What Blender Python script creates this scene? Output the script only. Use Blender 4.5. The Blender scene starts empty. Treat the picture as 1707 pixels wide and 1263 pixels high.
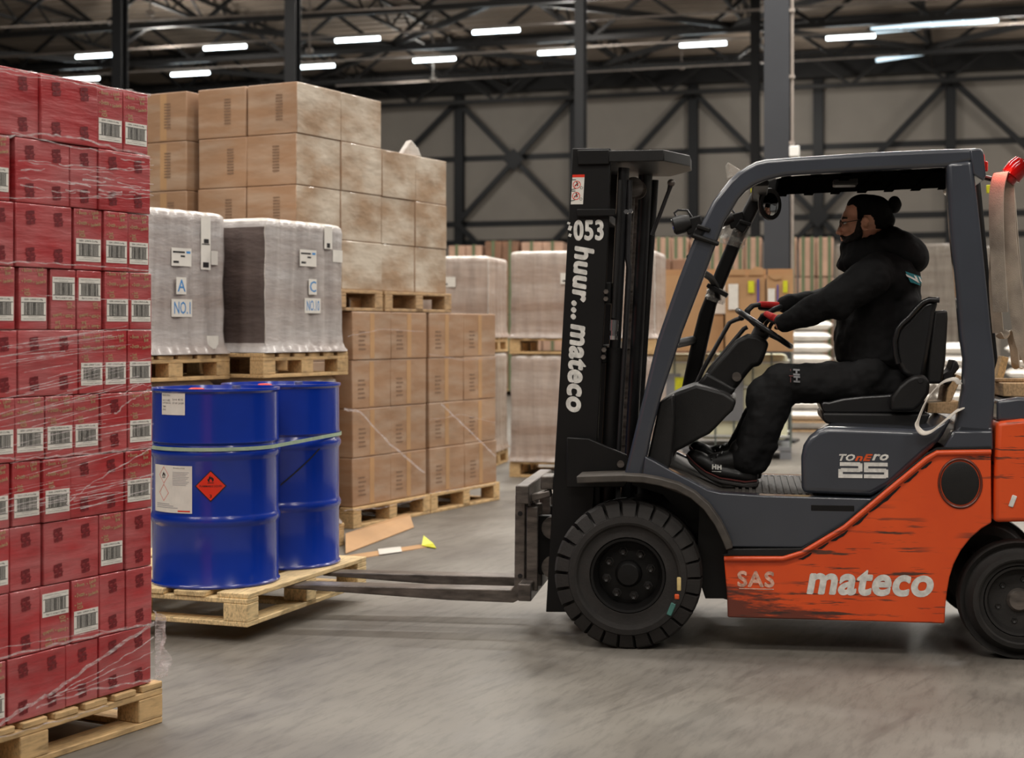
import bpy, math, random
from mathutils import Vector, Matrix
random.seed(7)
S = bpy.context.scene
COL = S.collection
R = math.radians
# ---------------------------------------------------------------- camera, light, exposure
CAMH, FPX, CX, HY = 1.36, 2600.0, 853.5, 550.0
cam_d = bpy.data.cameras.new('camera'); cam = bpy.data.objects.new('camera', cam_d); COL.objects.link(cam)
cam.location = (0, 0, CAMH); cam.rotation_euler = (R(90), 0, 0)
cam_d.sensor_width = 36; cam_d.lens = FPX * 36 / 1707
cam_d.shift_y = -(631.5 - HY) / 1707
cam_d.clip_end = 300
cam_d.dof.use_dof = True; cam_d.dof.focus_distance = 6.15; cam_d.dof.aperture_fstop = 3.2
S.camera = cam
S.view_settings.view_transform = 'Standard'; S.view_settings.look = 'None'
S.view_settings.gamma = 1.0; S.view_settings.use_curve_mapping = False
S.view_settings.exposure = 0.0
S.cycles.use_denoising = True
S.cycles.max_bounces = 6; S.cycles.transparent_max_bounces = 12
S.cycles.sample_clamp_indirect = 4.0
W = bpy.data.worlds.new('warehouse_air'); S.world = W; W.use_nodes = True
W.node_tree.nodes['Background'].inputs[0].default_value = (1.0, 0.93, 0.86, 1)
W.node_tree.nodes['Background'].inputs[1].default_value = 0.09
def area(name, loc, sx, sy, power, col=(1, .95, .88), rz=0):
    d = bpy.data.lights.new(name, 'AREA'); d.shape = 'RECTANGLE'; d.size = sx; d.size_y = sy
    d.energy = power; d.color = col
    o = bpy.data.objects.new(name, d); COL.objects.link(o); o.location = loc; o.rotation_euler = (0, 0, rz)
    return o
# rows of ceiling luminaires over the hall (those above and behind the camera as well)
LZ = 10.6
for (yy, pw, xs) in ((-6, 390, (-9, 0, 9)), (1, 440, (-10, -2, 7)), (8.5, 465, (-9, -1.5, 7, 14)), (17, 900, (-8, 1, 6.5, 14)), (28, 560, (-10, 0, 10, 20))):
    for xx in xs:
        area('ceiling_lamp', (xx, yy, LZ), 5.0, .8, pw, rz=R(-17))
# the far bays: lamps that also throw light up at the roof deck
def bulb(loc, power):
    d = bpy.data.lights.new('far_lamp', 'POINT'); d.energy = power; d.color = (1, .95, .88); d.shadow_soft_size = .4
    o = bpy.data.objects.new('far_lamp', d); COL.objects.link(o); o.location = loc
for (yy, pw, xs) in ((40, 420, (-16, -2, 12, 26)), (52, 400, (-12, 2, 16, 30)), (61, 300, (-4, 10, 24))):
    for xx in xs: bulb((xx, yy - .28 * xx * .5, 10.4), pw)

# ---------------------------------------------------------------- frames
class Frame:
    """A ground frame: origin O, x axis u turned clockwise by deg, y axis w."""
    def __init__(s, O, deg):
        s.O = Vector(O); s.deg = deg; t = R(deg); s.rz = -t
        s.u = Vector((math.cos(t), -math.sin(t))); s.w = Vector((math.sin(t), math.cos(t)))
    def world(s, u, w, z=0): p = s.O + s.u * u + s.w * w; return Vector((p.x, p.y, z))
    def P(s, px, py, w):
        """where the sight line of a measured photo point meets the upright plane w = const -> (u, z)"""
        d = Vector(((px - CX) / FPX, 1)); t = (w + s.O.dot(s.w)) / d.dot(s.w)
        return ((d * t - s.O).dot(s.u), CAMH - (py - HY) / FPX * t)
    def Q(s, px, py, u):
        d = Vector(((px - CX) / FPX, 1)); t = (u + s.O.dot(s.u)) / d.dot(s.u)
        return ((d * t - s.O).dot(s.w), CAMH - (py - HY) / FPX * t)
def at(px, py, Y): return Vector(((px - CX) * Y / FPX, Y, CAMH - (py - HY) * Y / FPX))

# ---------------------------------------------------------------- mesh builder
class MB:
    def __init__(s): s.v = []; s.f = []; s.m = []
    def add(s, vs, fs, mi=0):
        n = len(s.v); s.v += [tuple(x) for x in vs]; s.f += [tuple(i + n for i in q) for q in fs]; s.m += [mi] * len(fs); return s
    def box(s, c, d, rot=None, mi=0):
        c = Vector(c); h = Vector(d) / 2
        vs = [Vector((x * h.x, y * h.y, z * h.z)) for z in (-1, 1) for y in (-1, 1) for x in (-1, 1)]
        if rot is not None: vs = [rot @ q for q in vs]
        return s.add([c + q for q in vs], [(0, 2, 3, 1), (4, 5, 7, 6), (0, 1, 5, 4), (2, 6, 7, 3), (0, 4, 6, 2), (1, 3, 7, 5)], mi)
    def bx(s, x0, x1, y0, y1, z0, z1, mi=0):
        return s.box(((x0 + x1) / 2, (y0 + y1) / 2, (z0 + z1) / 2), (abs(x1 - x0), abs(y1 - y0), abs(z1 - z0)), None, mi)
    def prism(s, poly, w0, w1, mi=0, plane='xz'):
        n = len(poly)
        A = sum(poly[i][0] * poly[(i + 1) % n][1] - poly[(i + 1) % n][0] * poly[i][1] for i in range(n))
        if A < 0: poly = poly[::-1]
        if plane == 'xz':
            vs = [(p[0], w0, p[1]) for p in poly] + [(p[0], w1, p[1]) for p in poly]
            fs = [tuple(range(n)), tuple(range(2 * n - 1, n - 1, -1))] + [(i, n + i, n + (i + 1) % n, (i + 1) % n) for i in range(n)]
        else:
            vs = [(p[0], p[1], w0) for p in poly] + [(p[0], p[1], w1) for p in poly]
            fs = [tuple(range(n - 1, -1, -1)), tuple(range(n, 2 * n))] + [(i, (i + 1) % n, n + (i + 1) % n, n + i) for i in range(n)]
        return s.add(vs, fs, mi)
    def tube(s, pts, r, n=10, mi=0, sq=None):
        pts = [Vector(p) for p in pts]; k = len(pts)
        rs = r if isinstance(r, (list, tuple)) else [r] * k
        T = []
        for i in range(k):
            a = pts[max(i - 1, 0)]; b = pts[min(i + 1, k - 1)]; T.append((b - a).normalized())
        up = Vector((0, 0, 1)) if abs(T[0].z) < .9 else Vector((0, 1, 0))
        nrm = (up - T[0] * up.dot(T[0])).normalized()
        vs = []
        for i in range(k):
            nrm = (nrm - T[i] * nrm.dot(T[i])).normalized(); bi = T[i].cross(nrm)
            for j in range(n):
                a = 2 * math.pi * j / n
                vs.append(pts[i] + (nrm * math.cos(a) + bi * math.sin(a)) * rs[i])
        fs = [(i * n + j, i * n + (j + 1) % n, (i + 1) * n + (j + 1) % n, (i + 1) * n + j) for i in range(k - 1) for j in range(n)]
        fs += [tuple(range(n - 1, -1, -1)), tuple(range((k - 1) * n, k * n))]
        return s.add(vs, fs, mi)
    def bar(s, p, q, a, b, side=(0, 1, 0), mi=0):
        """rectangular bar from p to q, a wide along side, b the other way"""
        p = Vector(p); q = Vector(q); t = (q - p).normalized(); sd = Vector(side); sd = (sd - t * sd.dot(t)).normalized(); o = t.cross(sd)
        vs = [e + sd * (a / 2 * i) + o * (b / 2 * j) for e in (p, q) for (i, j) in ((-1, -1), (1, -1), (1, 1), (-1, 1))]
        return s.add(vs, [(3, 2, 1, 0), (4, 5, 6, 7)] + [(i, (i + 1) % 4, 4 + (i + 1) % 4, 4 + i) for i in range(4)], mi)
    def ribbon(s, pts, wid, thick, side=(0, 1, 0), mi=0):
        """flat strap along pts, wid along side, with real thickness"""
        pts = [Vector(p) for p in pts]; k = len(pts); sd0 = Vector(side).normalized(); vs = []
        ws = wid if isinstance(wid, (list, tuple)) else [wid] * k
        for i in range(k):
            t = (pts[min(i + 1, k - 1)] - pts[max(i - 1, 0)]).normalized()
            sd = (sd0 - t * sd0.dot(t)).normalized(); o = t.cross(sd)
            for (a, b) in ((-1, -1), (1, -1), (1, 1), (-1, 1)): vs.append(pts[i] + sd * (ws[i] / 2 * a) + o * (thick / 2 * b))
        fs = [(i * 4 + j, i * 4 + (j + 1) % 4, i * 4 + 4 + (j + 1) % 4, i * 4 + 4 + j) for i in range(k - 1) for j in range(4)]
        fs += [(3, 2, 1, 0), tuple(range(4 * k - 4, 4 * k))]
        return s.add(vs, fs, mi)
    def sphere(s, c, r, nu=14, nv=9, rot=None, mi=0):
        c = Vector(c); r = Vector(r) if hasattr(r, '__len__') else Vector((r, r, r))
        vs = [Vector((0, 0, -r.z))]
        for i in range(1, nv):
            th = math.pi * i / nv - math.pi / 2
            for j in range(nu):
                a = 2 * math.pi * j / nu
                vs.append(Vector((r.x * math.cos(th) * math.cos(a), r.y * math.cos(th) * math.sin(a), r.z * math.sin(th))))
        vs.append(Vector((0, 0, r.z)))
        if rot is not None: vs = [rot @ q for q in vs]
        e = len(vs) - 1
        fs = [(0, 1 + (j + 1) % nu, 1 + j) for j in range(nu)]
        for i in range(nv - 2):
            fs += [(1 + i * nu + j, 1 + i * nu + (j + 1) % nu, 1 + (i + 1) * nu + (j + 1) % nu, 1 + (i + 1) * nu + j) for j in range(nu)]
        b = 1 + (nv - 2) * nu
        fs += [(b + j, b + (j + 1) % nu, e) for j in range(nu)]
        return s.add([c + q for q in vs], fs, mi)
    def lathe(s, prof, c=(0, 0, 0), axis='z', n=32, mi=0, cap=True):
        """prof: list of (radius, height); closed at both ends when the radius there is 0"""
        c = Vector(c); vs = []; k = len(prof)
        for (r, h) in prof:
            for j in range(n):
                a = 2 * math.pi * j / n; x, y = r * math.cos(a), r * math.sin(a)
                vs.append(c + (Vector((x, y, h)) if axis == 'z' else Vector((x, h, -y)) if axis == 'y' else Vector((h, x, y))))
        fs = [(i * n + j, i * n + (j + 1) % n, (i + 1) * n + (j + 1) % n, (i + 1) * n + j) for i in range(k - 1) for j in range(n)]
        if cap: fs += [tuple(range(n - 1, -1, -1)), tuple(range((k - 1) * n, k * n))]
        return s.add(vs, fs, mi)
    def mesh(s, name, mats, smooth=35):
        me = bpy.data.meshes.new(name); me.from_pydata(s.v, [], s.f)
        for m in (mats if isinstance(mats, (list, tuple)) else [mats]): me.materials.append(m)
        if any(s.m): me.polygons.foreach_set('material_index', s.m)
        me.validate(); me.update()
        if smooth: 
            me.shade_smooth(); me.set_sharp_from_angle(angle=R(smooth))
        return me
    def build(s, name, mats, parent=None, bevel=0, seg=2, smooth=35, loc=None, rz=0):
        return link(name, s.mesh(name, mats, smooth), parent, bevel, seg, loc, rz)
def link(name, me, parent=None, bevel=0, seg=2, loc=None, rz=0):
    o = bpy.data.objects.new(name, me); COL.objects.link(o)
    if parent is not None: o.parent = parent
    if loc is not None: o.location = loc
    if rz: o.rotation_euler = (0, 0, rz)
    if bevel:
        b = o.modifiers.new('edge', 'BEVEL'); b.width = bevel; b.segments = seg; b.limit_method = 'ANGLE'; b.angle_limit = R(40)
    return o
def tag(o, label=None, cat=None, group=None, kind=None):
    if label: o['label'] = label
    if cat: o['category'] = cat
    if group: o['group'] = group
    if kind: o['kind'] = kind
    return o
def thing(name, label, cat, loc=(0, 0, 0), rz=0, group=None):
    o = bpy.data.objects.new(name, None); COL.objects.link(o); o.location = loc; o.rotation_euler = (0, 0, rz); o.empty_display_size = .1
    return tag(o, label, cat, group)

# ---------------------------------------------------------------- materials
def lin(c): c = c / 255; return c / 12.92 if c <= .04045 else ((c + .055) / 1.055) ** 2.4
def rgb(c): return (lin(c[0]), lin(c[1]), lin(c[2]), 1)
def mul(c, k): return tuple(min(255, max(0, x * k)) for x in c)
def nt(name):
    m = bpy.data.materials.new(name); m.use_nodes = True; t = m.node_tree
    b = t.nodes['Principled BSDF']; return m, t, b
def noise(t, scale, detail=3, stretch=None, rough=.55, space='Object'):
    tc = t.nodes.new('ShaderNodeTexCoord'); n = t.nodes.new('ShaderNodeTexNoise')
    n.inputs['Scale'].default_value = scale; n.inputs['Detail'].default_value = detail; n.inputs['Roughness'].default_value = rough
    src = t.nodes.new('ShaderNodeNewGeometry').outputs['Position'] if space == 'World' else tc.outputs[space]
    if stretch:
        mp = t.nodes.new('ShaderNodeMapping'); mp.inputs['Scale'].default_value = stretch; t.links.new(src, mp.inputs[0]); src = mp.outputs[0]
    t.links.new(src, n.inputs['Vector']); return n
def ramp(t, src, stops):
    r = t.nodes.new('ShaderNodeValToRGB'); e = r.color_ramp.elements
    while len(e) < len(stops): e.new(.5)
    for i, (p, c) in enumerate(stops): e[i].position = p; e[i].color = c if len(c) == 4 else rgb(c)
    t.links.new(src, r.inputs[0]); return r
def bump(t, b, src, strength, dist=.01):
    bp = t.nodes.new('ShaderNodeBump'); bp.inputs['Strength'].default_value = strength; bp.inputs['Distance'].default_value = dist
    t.links.new(src, bp.inputs['Height']); t.links.new(bp.outputs[0], b.inputs['Normal'])
def mixc(t, fac, a, b):
    m = t.nodes.new('ShaderNodeMix'); m.data_type = 'RGBA'
    for s_, x in ((0, fac), (6, a), (7, b)):
        if isinstance(x, (int, float)): m.inputs[s_].default_value = x
        elif isinstance(x, tuple): m.inputs[s_].default_value = x if len(x) == 4 else rgb(x)
        else: t.links.new(x, m.inputs[s_])
    return m.outputs[2]
def M(name, c, rough=.5, metal=0, coat=0, var=.12, scale=12, stretch=None, bmp=0, bscale=60, detail=3, spec=.5):
    m, t, b = nt(name)
    n = noise(t, scale, detail, stretch)
    r = ramp(t, n.outputs[0], [(.3, mul(c, 1 - var)), (.7, mul(c, 1 + var))])
    t.links.new(r.outputs[0], b.inputs['Base Color'])
    b.inputs['Roughness'].default_value = rough; b.inputs['Metallic'].default_value = metal
    b.inputs['Coat Weight'].default_value = coat; b.inputs['Coat Roughness'].default_value = .12
    b.inputs['Specular IOR Level'].default_value = spec
    if bmp: bump(t, b, noise(t, bscale, 3, stretch).outputs[0], bmp)
    return m
def emis(name, c, st):
    m, t, b = nt(name); b.inputs['Base Color'].default_value = rgb(c); b.inputs['Emission Color'].default_value = rgb(c); b.inputs['Emission Strength'].default_value = st; return m
MT = {}
MT['steel_dark'] = M('dark_steel_paint', (21, 22, 25), .5, 0, 0, .1, 2)
MT['steel_col'] = M('grey_blue_column_paint', (46, 48, 53), .5, 0, 0, .06, 2)
MT['wall'] = M('wall_panel_grey', (168, 160, 150), .6, 0, 0, .03, .6)
MT['roof'] = M('roof_deck', (150, 136, 122), .7, 0, 0, .1, .4)
MT['roof_dark'] = M('roof_truss_paint', (26, 25, 25), .55, 0, 0, .1, 2)
MT['tray'] = M('galvanised_tray', (150, 140, 132), .5, .3, 0, .08, 4)
MT['tube'] = emis('led_tube_glow', (236, 250, 255), 12.0)
MT['sky_tube'] = emis('daylight_strip_glow', (205, 228, 240), 1.6)
MT['white'] = M('white_print', (228, 226, 222), .5, 0, 0, .02, 5)
MT['paper'] = M('label_paper', (226, 222, 214), .45, 0, .2, .03, 14)
MT['ink'] = M('black_print', (26, 24, 26), .5, 0, 0, .02, 5)
MT['gold'] = M('gold_print', (188, 164, 124), .4, .2, 0, .08, 40)
MT['blue_ink'] = M('blue_print', (52, 134, 200), .5, 0, 0, .03, 5)
MT['dull_ink'] = M('dull_red_brown_print', (112, 24, 32), .5, 0, .2, .15, 60)
MT['box_ink'] = M('faint_brown_print', (128, 100, 78), .7, 0, 0, .1, 60)
def m_cardboard(name, c, film=.25, coat=.15, wet=False):
    m, t, b = nt(name)
    n = noise(t, 2, 4, (1, 1, 1.6), .55, 'World'); r = ramp(t, n.outputs[0], [(.3, mul(c, .93)), (.7, mul(c, 1.05))])
    col = r.outputs[0]
    if film:
        n2 = noise(t, 3.4 if wet else 5, 5 if wet else 3, (.8, .8, 1.5) if wet else (.5, .5, 2.6), .5, 'World'); f = ramp(t, n2.outputs[0], [(.36 if wet else .42, (0, 0, 0, 1)), (.64 if wet else .75, (film, film, film, 1))])
        col = mixc(t, f.outputs[0], col, (205, 193, 176))
        bump(t, b, noise(t, 5 if wet else 7, 3, (1, 1, 2.4), .5, 'World').outputs[0], .4 if wet else .14, .03)
    t.links.new(col, b.inputs['Base Color']); b.inputs['Roughness'].default_value = .62
    b.inputs['Coat Weight'].default_value = coat; b.inputs['Coat Roughness'].default_value = .1 if wet else .22
    return m
MT['card'] = m_cardboard('brown_cardboard', (160, 124, 94), .3)
MT['card_plain'] = m_cardboard('brown_cardboard_plain', (182, 142, 100), 0, 0)
MT['card_wrap'] = m_cardboard('brown_cardboard_filmed', (160, 132, 104), .9, .6, True)
def m_red():
    m, t, b = nt('red_print_film_haze')
    n = noise(t, 6, 4, None, .55, 'World'); r = ramp(t, n.outputs[0], [(.3, (156, 30, 37)), (.7, (178, 40, 46))])
    n2 = noise(t, 3.2, 4, (1, 1, 3.2), .55, 'World'); f = ramp(t, n2.outputs[0], [(.38, (.03, .03, .03, 1)), (.72, (.42, .42, .42, 1))])
    t.links.new(mixc(t, f.outputs[0], r.outputs[0], (205, 150, 150)), b.inputs['Base Color'])  # pale haze and sheen of the film, mixed into the carton colour
    b.inputs['Roughness'].default_value = .42; b.inputs['Coat Weight'].default_value = .7; b.inputs['Coat Roughness'].default_value = .14
    bump(t, b, noise(t, 9, 4, (1, .6, 4)).outputs[0], .4, .015)
    return m
MT['red'] = m_red()
def m_wood(name, c, k=1):
    m, t, b = nt(name)
    n = noise(t, 5 * k, 5, (1, 1, 1), .65); w = noise(t, 14 * k, 4, (9, .8, 5))
    r = ramp(t, w.outputs[0], [(.25, mul(c, .72)), (.5, c), (.8, mul(c, 1.12))])
    d = ramp(t, n.outputs[0], [(.32, (.45, .42, .4, 1)), (.5, (1, 1, 1, 1))])
    mm = t.nodes.new('ShaderNodeMix'); mm.data_type = 'RGBA'; mm.blend_type = 'MULTIPLY'; mm.inputs[0].default_value = .6
    t.links.new(r.outputs[0], mm.inputs[6]); t.links.new(d.outputs[0], mm.inputs[7]); t.links.new(mm.outputs[2], b.inputs['Base Color'])
    b.inputs['Roughness'].default_value = .75; bump(t, b, w.outputs[0], .2, .004)
    return m
MT['wood'] = m_wood('pallet_wood', (204, 170, 122)); MT['wood_new'] = m_wood('fresh_pallet_wood', (226, 198, 148)); MT['wood_old'] = m_wood('weathered_wood', (178, 146, 108))
def m_wrap(name, c, c2, k=1.0):
    """stretch wrapped load: milky film in overlapping bands over what lies inside"""
    m, t, b = nt(name)
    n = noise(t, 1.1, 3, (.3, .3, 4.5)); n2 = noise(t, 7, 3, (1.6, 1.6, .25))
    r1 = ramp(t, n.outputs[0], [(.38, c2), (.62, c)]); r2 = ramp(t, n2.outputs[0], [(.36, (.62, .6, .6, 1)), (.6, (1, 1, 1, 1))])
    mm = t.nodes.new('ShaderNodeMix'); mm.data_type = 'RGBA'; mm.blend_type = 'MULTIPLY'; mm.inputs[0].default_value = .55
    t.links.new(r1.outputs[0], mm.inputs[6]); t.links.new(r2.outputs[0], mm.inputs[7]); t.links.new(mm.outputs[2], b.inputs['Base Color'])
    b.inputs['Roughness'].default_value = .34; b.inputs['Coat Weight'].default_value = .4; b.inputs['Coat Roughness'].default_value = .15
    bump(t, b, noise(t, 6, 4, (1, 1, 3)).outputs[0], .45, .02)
    return m
MT['wrap'] = m_wrap('milky_stretch_wrap', (196, 192, 190), (170, 158, 152))
MT['wrap_shade'] = m_wrap('stretch_wrap_gap_shade', (104, 90, 86), (78, 66, 62))  # shade of the gap between the loads, put into the front face colour
MT['wrap_far'] = m_wrap('milky_wrap_over_brown', (190, 176, 166), (164, 142, 128))
MT['wrap_grey'] = m_wrap('grey_brown_wrap', (128, 120, 110), (112, 102, 92))
MT['wrap_white'] = m_wrap('white_top_sheet', (226, 220, 212), (205, 198, 190))
def m_film():
    m, t, b = nt('clear_stretch_film')
    n = noise(t, 30, 3, (1, 1, 4)); r = ramp(t, n.outputs[0], [(.35, (.06, .06, .06, 1)), (.7, (.5, .5, .5, 1))])
    b.inputs['Base Color'].default_value = rgb((235, 225, 225)); b.inputs['Roughness'].default_value = .22
    t.links.new(r.outputs[0], b.inputs['Alpha']); b.inputs['Coat Weight'].default_value = .6
    bump(t, b, noise(t, 40, 3).outputs[0], .6, .01)
    return m
MT['film'] = m_film()
def m_floor():
    m, t, b = nt('polished_concrete')
    tc = t.nodes.new('ShaderNodeTexCoord')
    def streak(scale, detail, st, rough, deg):
        n = noise(t, scale, detail, None, rough); vr = t.nodes.new('ShaderNodeVectorRotate'); vr.rotation_type = 'Z_AXIS'; vr.inputs['Angle'].default_value = R(deg)
        mp = t.nodes.new('ShaderNodeMapping'); mp.inputs['Scale'].default_value = st
        t.links.new(tc.outputs['Object'], vr.inputs['Vector']); t.links.new(vr.outputs[0], mp.inputs[0]); t.links.new(mp.outputs[0], n.inputs['Vector']); return n
    n1 = noise(t, .45, 5); n2 = streak(1.5, 6, (2.0, .8, 1), .65, 24); n3 = streak(8, 6, (3.4, .55, 1), .72, 22); n4 = streak(3.2, 4, (4, .35, 1), .6, 34)
    r1 = ramp(t, n1.outputs[0], [(.32, (98, 92, 85)), (.5, (116, 111, 103)), (.68, (130, 125, 118))])
    r2 = ramp(t, n2.outputs[0], [(.34, (.55, .55, .57, 1)), (.56, (1, 1, 1, 1))])
    r3 = ramp(t, n3.outputs[0], [(.36, (.5, .49, .48, 1)), (.52, (1, 1, 1, 1))])
    r4 = ramp(t, n4.outputs[0], [(.34, (.55, .54, .53, 1)), (.42, (1, 1, 1, 1))])
    def mult(a, bb, f):
        mm = t.nodes.new('ShaderNodeMix'); mm.data_type = 'RGBA'; mm.blend_type = 'MULTIPLY'; mm.inputs[0].default_value = f
        t.links.new(a, mm.inputs[6]); t.links.new(bb, mm.inputs[7]); return mm.outputs[2]
    t.links.new(mult(mult(mult(r1.outputs[0], r2.outputs[0], .6), r3.outputs[0], .5), r4.outputs[0], .45), b.inputs['Base Color'])
    rr = ramp(t, n2.outputs[0], [(.3, (.42, .42, .42, 1)), (.7, (.6, .6, .6, 1))]); t.links.new(rr.outputs[0], b.inputs['Roughness'])
    bump(t, b, n3.outputs[0], .08, .004)
    return m
MT['floor'] = m_floor()

# ---------------------------------------------------------------- lettering
_tx = {}
def txt2d(s, off=0.0, shear=0.0, space=1.0, res=2, line=1.0):
    k = (s, off, shear, space, res, line)
    if k in _tx: return _tx[k]
    c = bpy.data.curves.new('t', 'FONT'); c.body = s; c.offset = off; c.shear = shear; c.space_character = space; c.resolution_u = res; c.space_line = line
    o = bpy.data.objects.new('t', c); COL.objects.link(o)
    me = bpy.data.meshes.new_from_object(o.evaluated_get(bpy.context.evaluated_depsgraph_get()))
    v = [(p.co.x, p.co.y) for p in me.vertices]; f = [tuple(p.vertices) for p in me.polygons]
    bpy.data.objects.remove(o); bpy.data.curves.remove(c); bpy.data.meshes.remove(me)
    x0 = min(p[0] for p in v); y0 = min(p[1] for p in v); w = max(p[0] for p in v) - x0; h = max(p[1] for p in v) - y0
    v = [((x - x0) / w, (y - y0) / h) for x, y in v]
    _tx[k] = (v, f, w / h); return _tx[k]
def heavy(mb, s, org, ax, ay, wid, hei, k=.006, n=None, **kw):
    """extra bold lettering: a few layers set slightly apart"""
    ax, ay = Vector(ax), Vector(ay); nn = Vector((0, -1, 0))
    for i, (dx, dy) in enumerate(((0, 0), (-k, 0), (k, 0), (0, k), (0, -k), (k * .7, k * .7), (-k * .7, -k * .7))):
        put_text(mb, s, Vector(org) + ax * dx + ay * dy + nn * (.00004 * i), ax, ay, wid, hei, 0, **kw)
def put_text(mb, s, org, ax, ay, wid, hei=None, mi=0, fn=None, **kw):
    """lettering of width wid (and height hei) from its lower left corner org along ax, ay; or through fn(x, y) -> point"""
    v, f, asp = txt2d(s, **kw); hei = hei or wid / asp
    if fn is None:
        org, ax, ay = Vector(org), Vector(ax), Vector(ay); fn = lambda x, y: org + ax * x + ay * y
    return mb.add([fn(x * wid, y * hei) for x, y in v], f, mi)
def quad(mb, org, ax, ay, x0, x1, y0, y1, mi=0):
    org, ax, ay = Vector(org), Vector(ax), Vector(ay)
    return mb.add([org + ax * x + ay * y for x, y in ((x0, y0), (x1, y0), (x1, y1), (x0, y1))], [(0, 1, 2, 3)], mi)

# ================================================================ THE HALL
fl = MB(); fl.bx(-70, 70, -25, 95, -.2, 0)
tag(fl.build('floor', MT['floor'], smooth=0), kind='structure', label='worn grey polished concrete warehouse floor')
B = Frame((.28, 70.0), 17.0)
WZ = 12.1
def bset(name, label=None):
    o = bpy.data.objects.new(name, None); COL.objects.link(o); o.location = (B.O.x, B.O.y, 0); o.rotation_euler = (0, 0, B.rz)
    return tag(o, label, None, None, 'structure')
wall = bset('wall_back', 'far grey panelled wall with dark steel posts and cross bracing')
girt_z = [1.2, 5.3, B.P(864, 372, 0)[1], B.P(864, 262, 0)[1], WZ - .3]
post_b = [B.P(px, 260, 0)[0] for px in (370, 572, 768, 960, 1157, 1365, 1585, 1815)]
bs = [-46] + post_b + [60]
zs = [0] + [girt_z[1], girt_z[2], girt_z[3], WZ]
for i in range(len(bs) - 1):
    for j in range(len(zs) - 1):
        mb = MB(); mb.bx(bs[i] + .012, bs[i + 1] - .012, 0, .16, zs[j] + .012, zs[j + 1] - .012); mb.build('panel', MT['wall'], wall, smooth=0)
for b_ in post_b:
    mb = MB(); mb.bx(b_ - .21, b_ + .21, -.34, -.30, 0, WZ); mb.bx(b_ - .21, b_ + .21, -.06, -.02, 0, WZ); mb.bx(b_ - .03, b_ + .03, -.32, -.04, 0, WZ); mb.build('post', MT['steel_dark'], wall, smooth=0)
for z in girt_z[1:4]:
    mb = MB(); mb.bx(-40, 40, -.03, -.005, z - .13, z + .13); mb.build('girt', MT['steel_dark'], wall, smooth=0)
def cross(p, q, zt, zb):
    for (x0, x1) in ((p, q), (q, p)):
        mb = MB(); mb.bar((x0, -.42, zb), (x1, -.42 - (.12 if x0 > x1 else 0), zt), .1, .24); mb.build('brace', MT['steel_dark'], wall, smooth=0)
    mb = MB(); mb.box(((p + q) / 2, -.62, (zt + zb) / 2), (.7, .04, .7), Matrix.Rotation(R(45), 3, 'Y')); mb.build('gusset', MT['steel_dark'], wall, smooth=0)
cross(post_b[2], post_b[3], 11.7, 6.2); cross(post_b[2], post_b[3], 6.2, .7)
cross(post_b[4], post_b[6], 11.7, .6); cross(post_b[0], post_b[2], 11.7, .6)
for (x0, z0, x1, z1) in ((post_b[4], 11.7, post_b[3] + .2, 6.4), (post_b[6], 11.7, post_b[7] + .4, 6.0)):
    mb = MB(); mb.bar((x0, -.42, z0), (x1, -.42, z1), .1, .24); mb.build('brace', MT['steel_dark'], wall, smooth=0)
# roof
roof = bset('ceiling', 'brownish trapezoid roof deck high above')
nb = 46
for k in range(10):
    mb = MB(); a0, a1 = -96 + k * 9.6, -96 + (k + 1) * 9.6 - .03; pts = []
    mb.bx(-60, 60, a0, a1, 13.0, 13.1)
    for q in range(12):
        a = a0 + .2 + q * .8
        mb.bx(-60, 60, a, a + .4, 12.94, 13.0)
    mb.build('deck_sheet', MT['roof'], roof, smooth=0)
# roof trusses that run along the far wall, and lattice joists across them
def truss(name, a, label, z0=11.35, z1=12.75, b0=-46, b1=46, step=1.9, th=.17):
    o = bset(name, label)
    mb = MB(); mb.bx(b0, b1, a - .09, a + .09, z0 - th / 2, z0 + th / 2); mb.build('bottom_chord', MT['roof_dark'], o, smooth=0)
    mb = MB(); mb.bx(b0, b1, a - .09, a + .09, z1 - th / 2, z1 + th / 2); mb.build('top_chord', MT['roof_dark'], o, smooth=0)
    mb = MB(); b = b0; up = True
    while b < b1:
        mb.bar((b, a, z0 if up else z1), (b + step, a, z1 if up else z0), .09, .13); up = not up; b += step
    tag(mb.build('web', MT['roof_dark'], o, smooth=0), kind='stuff')
for i, a in enumerate((-21.5, -15.2, -9, -2.2)):
    truss('trim_%d' % (i + 1), a, 'dark lattice roof truss, %s from the far wall' % ('fourth', 'third', 'second', 'first')[i])
for i, b in enumerate(range(-36, 40, 6)):
    o = bset('trim_%d' % (5 + i), 'slim dark lattice joist under the roof deck, running to the far wall')
    mb = MB(); mb.bx(b - .05, b + .05, -30, -.5, 12.05, 12.16); mb.build('bottom_chord', MT['roof_dark'], o, smooth=0)
    mb = MB(); mb.bx(b - .05, b + .05, -30, -.5, 12.78, 12.9); mb.build('top_chord', MT['roof_dark'], o, smooth=0)
    mb = MB(); a = -30.0; up = True
    while a < -1:
        mb.bar((b, a, 12.1 if up else 12.85), (b, a + 1.2, 12.85 if up else 12.1), .06, .06, (1, 0, 0)); up = not up; a += 1.2
    tag(mb.build('web', MT['roof_dark'], o, smooth=0), kind='stuff')
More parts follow.
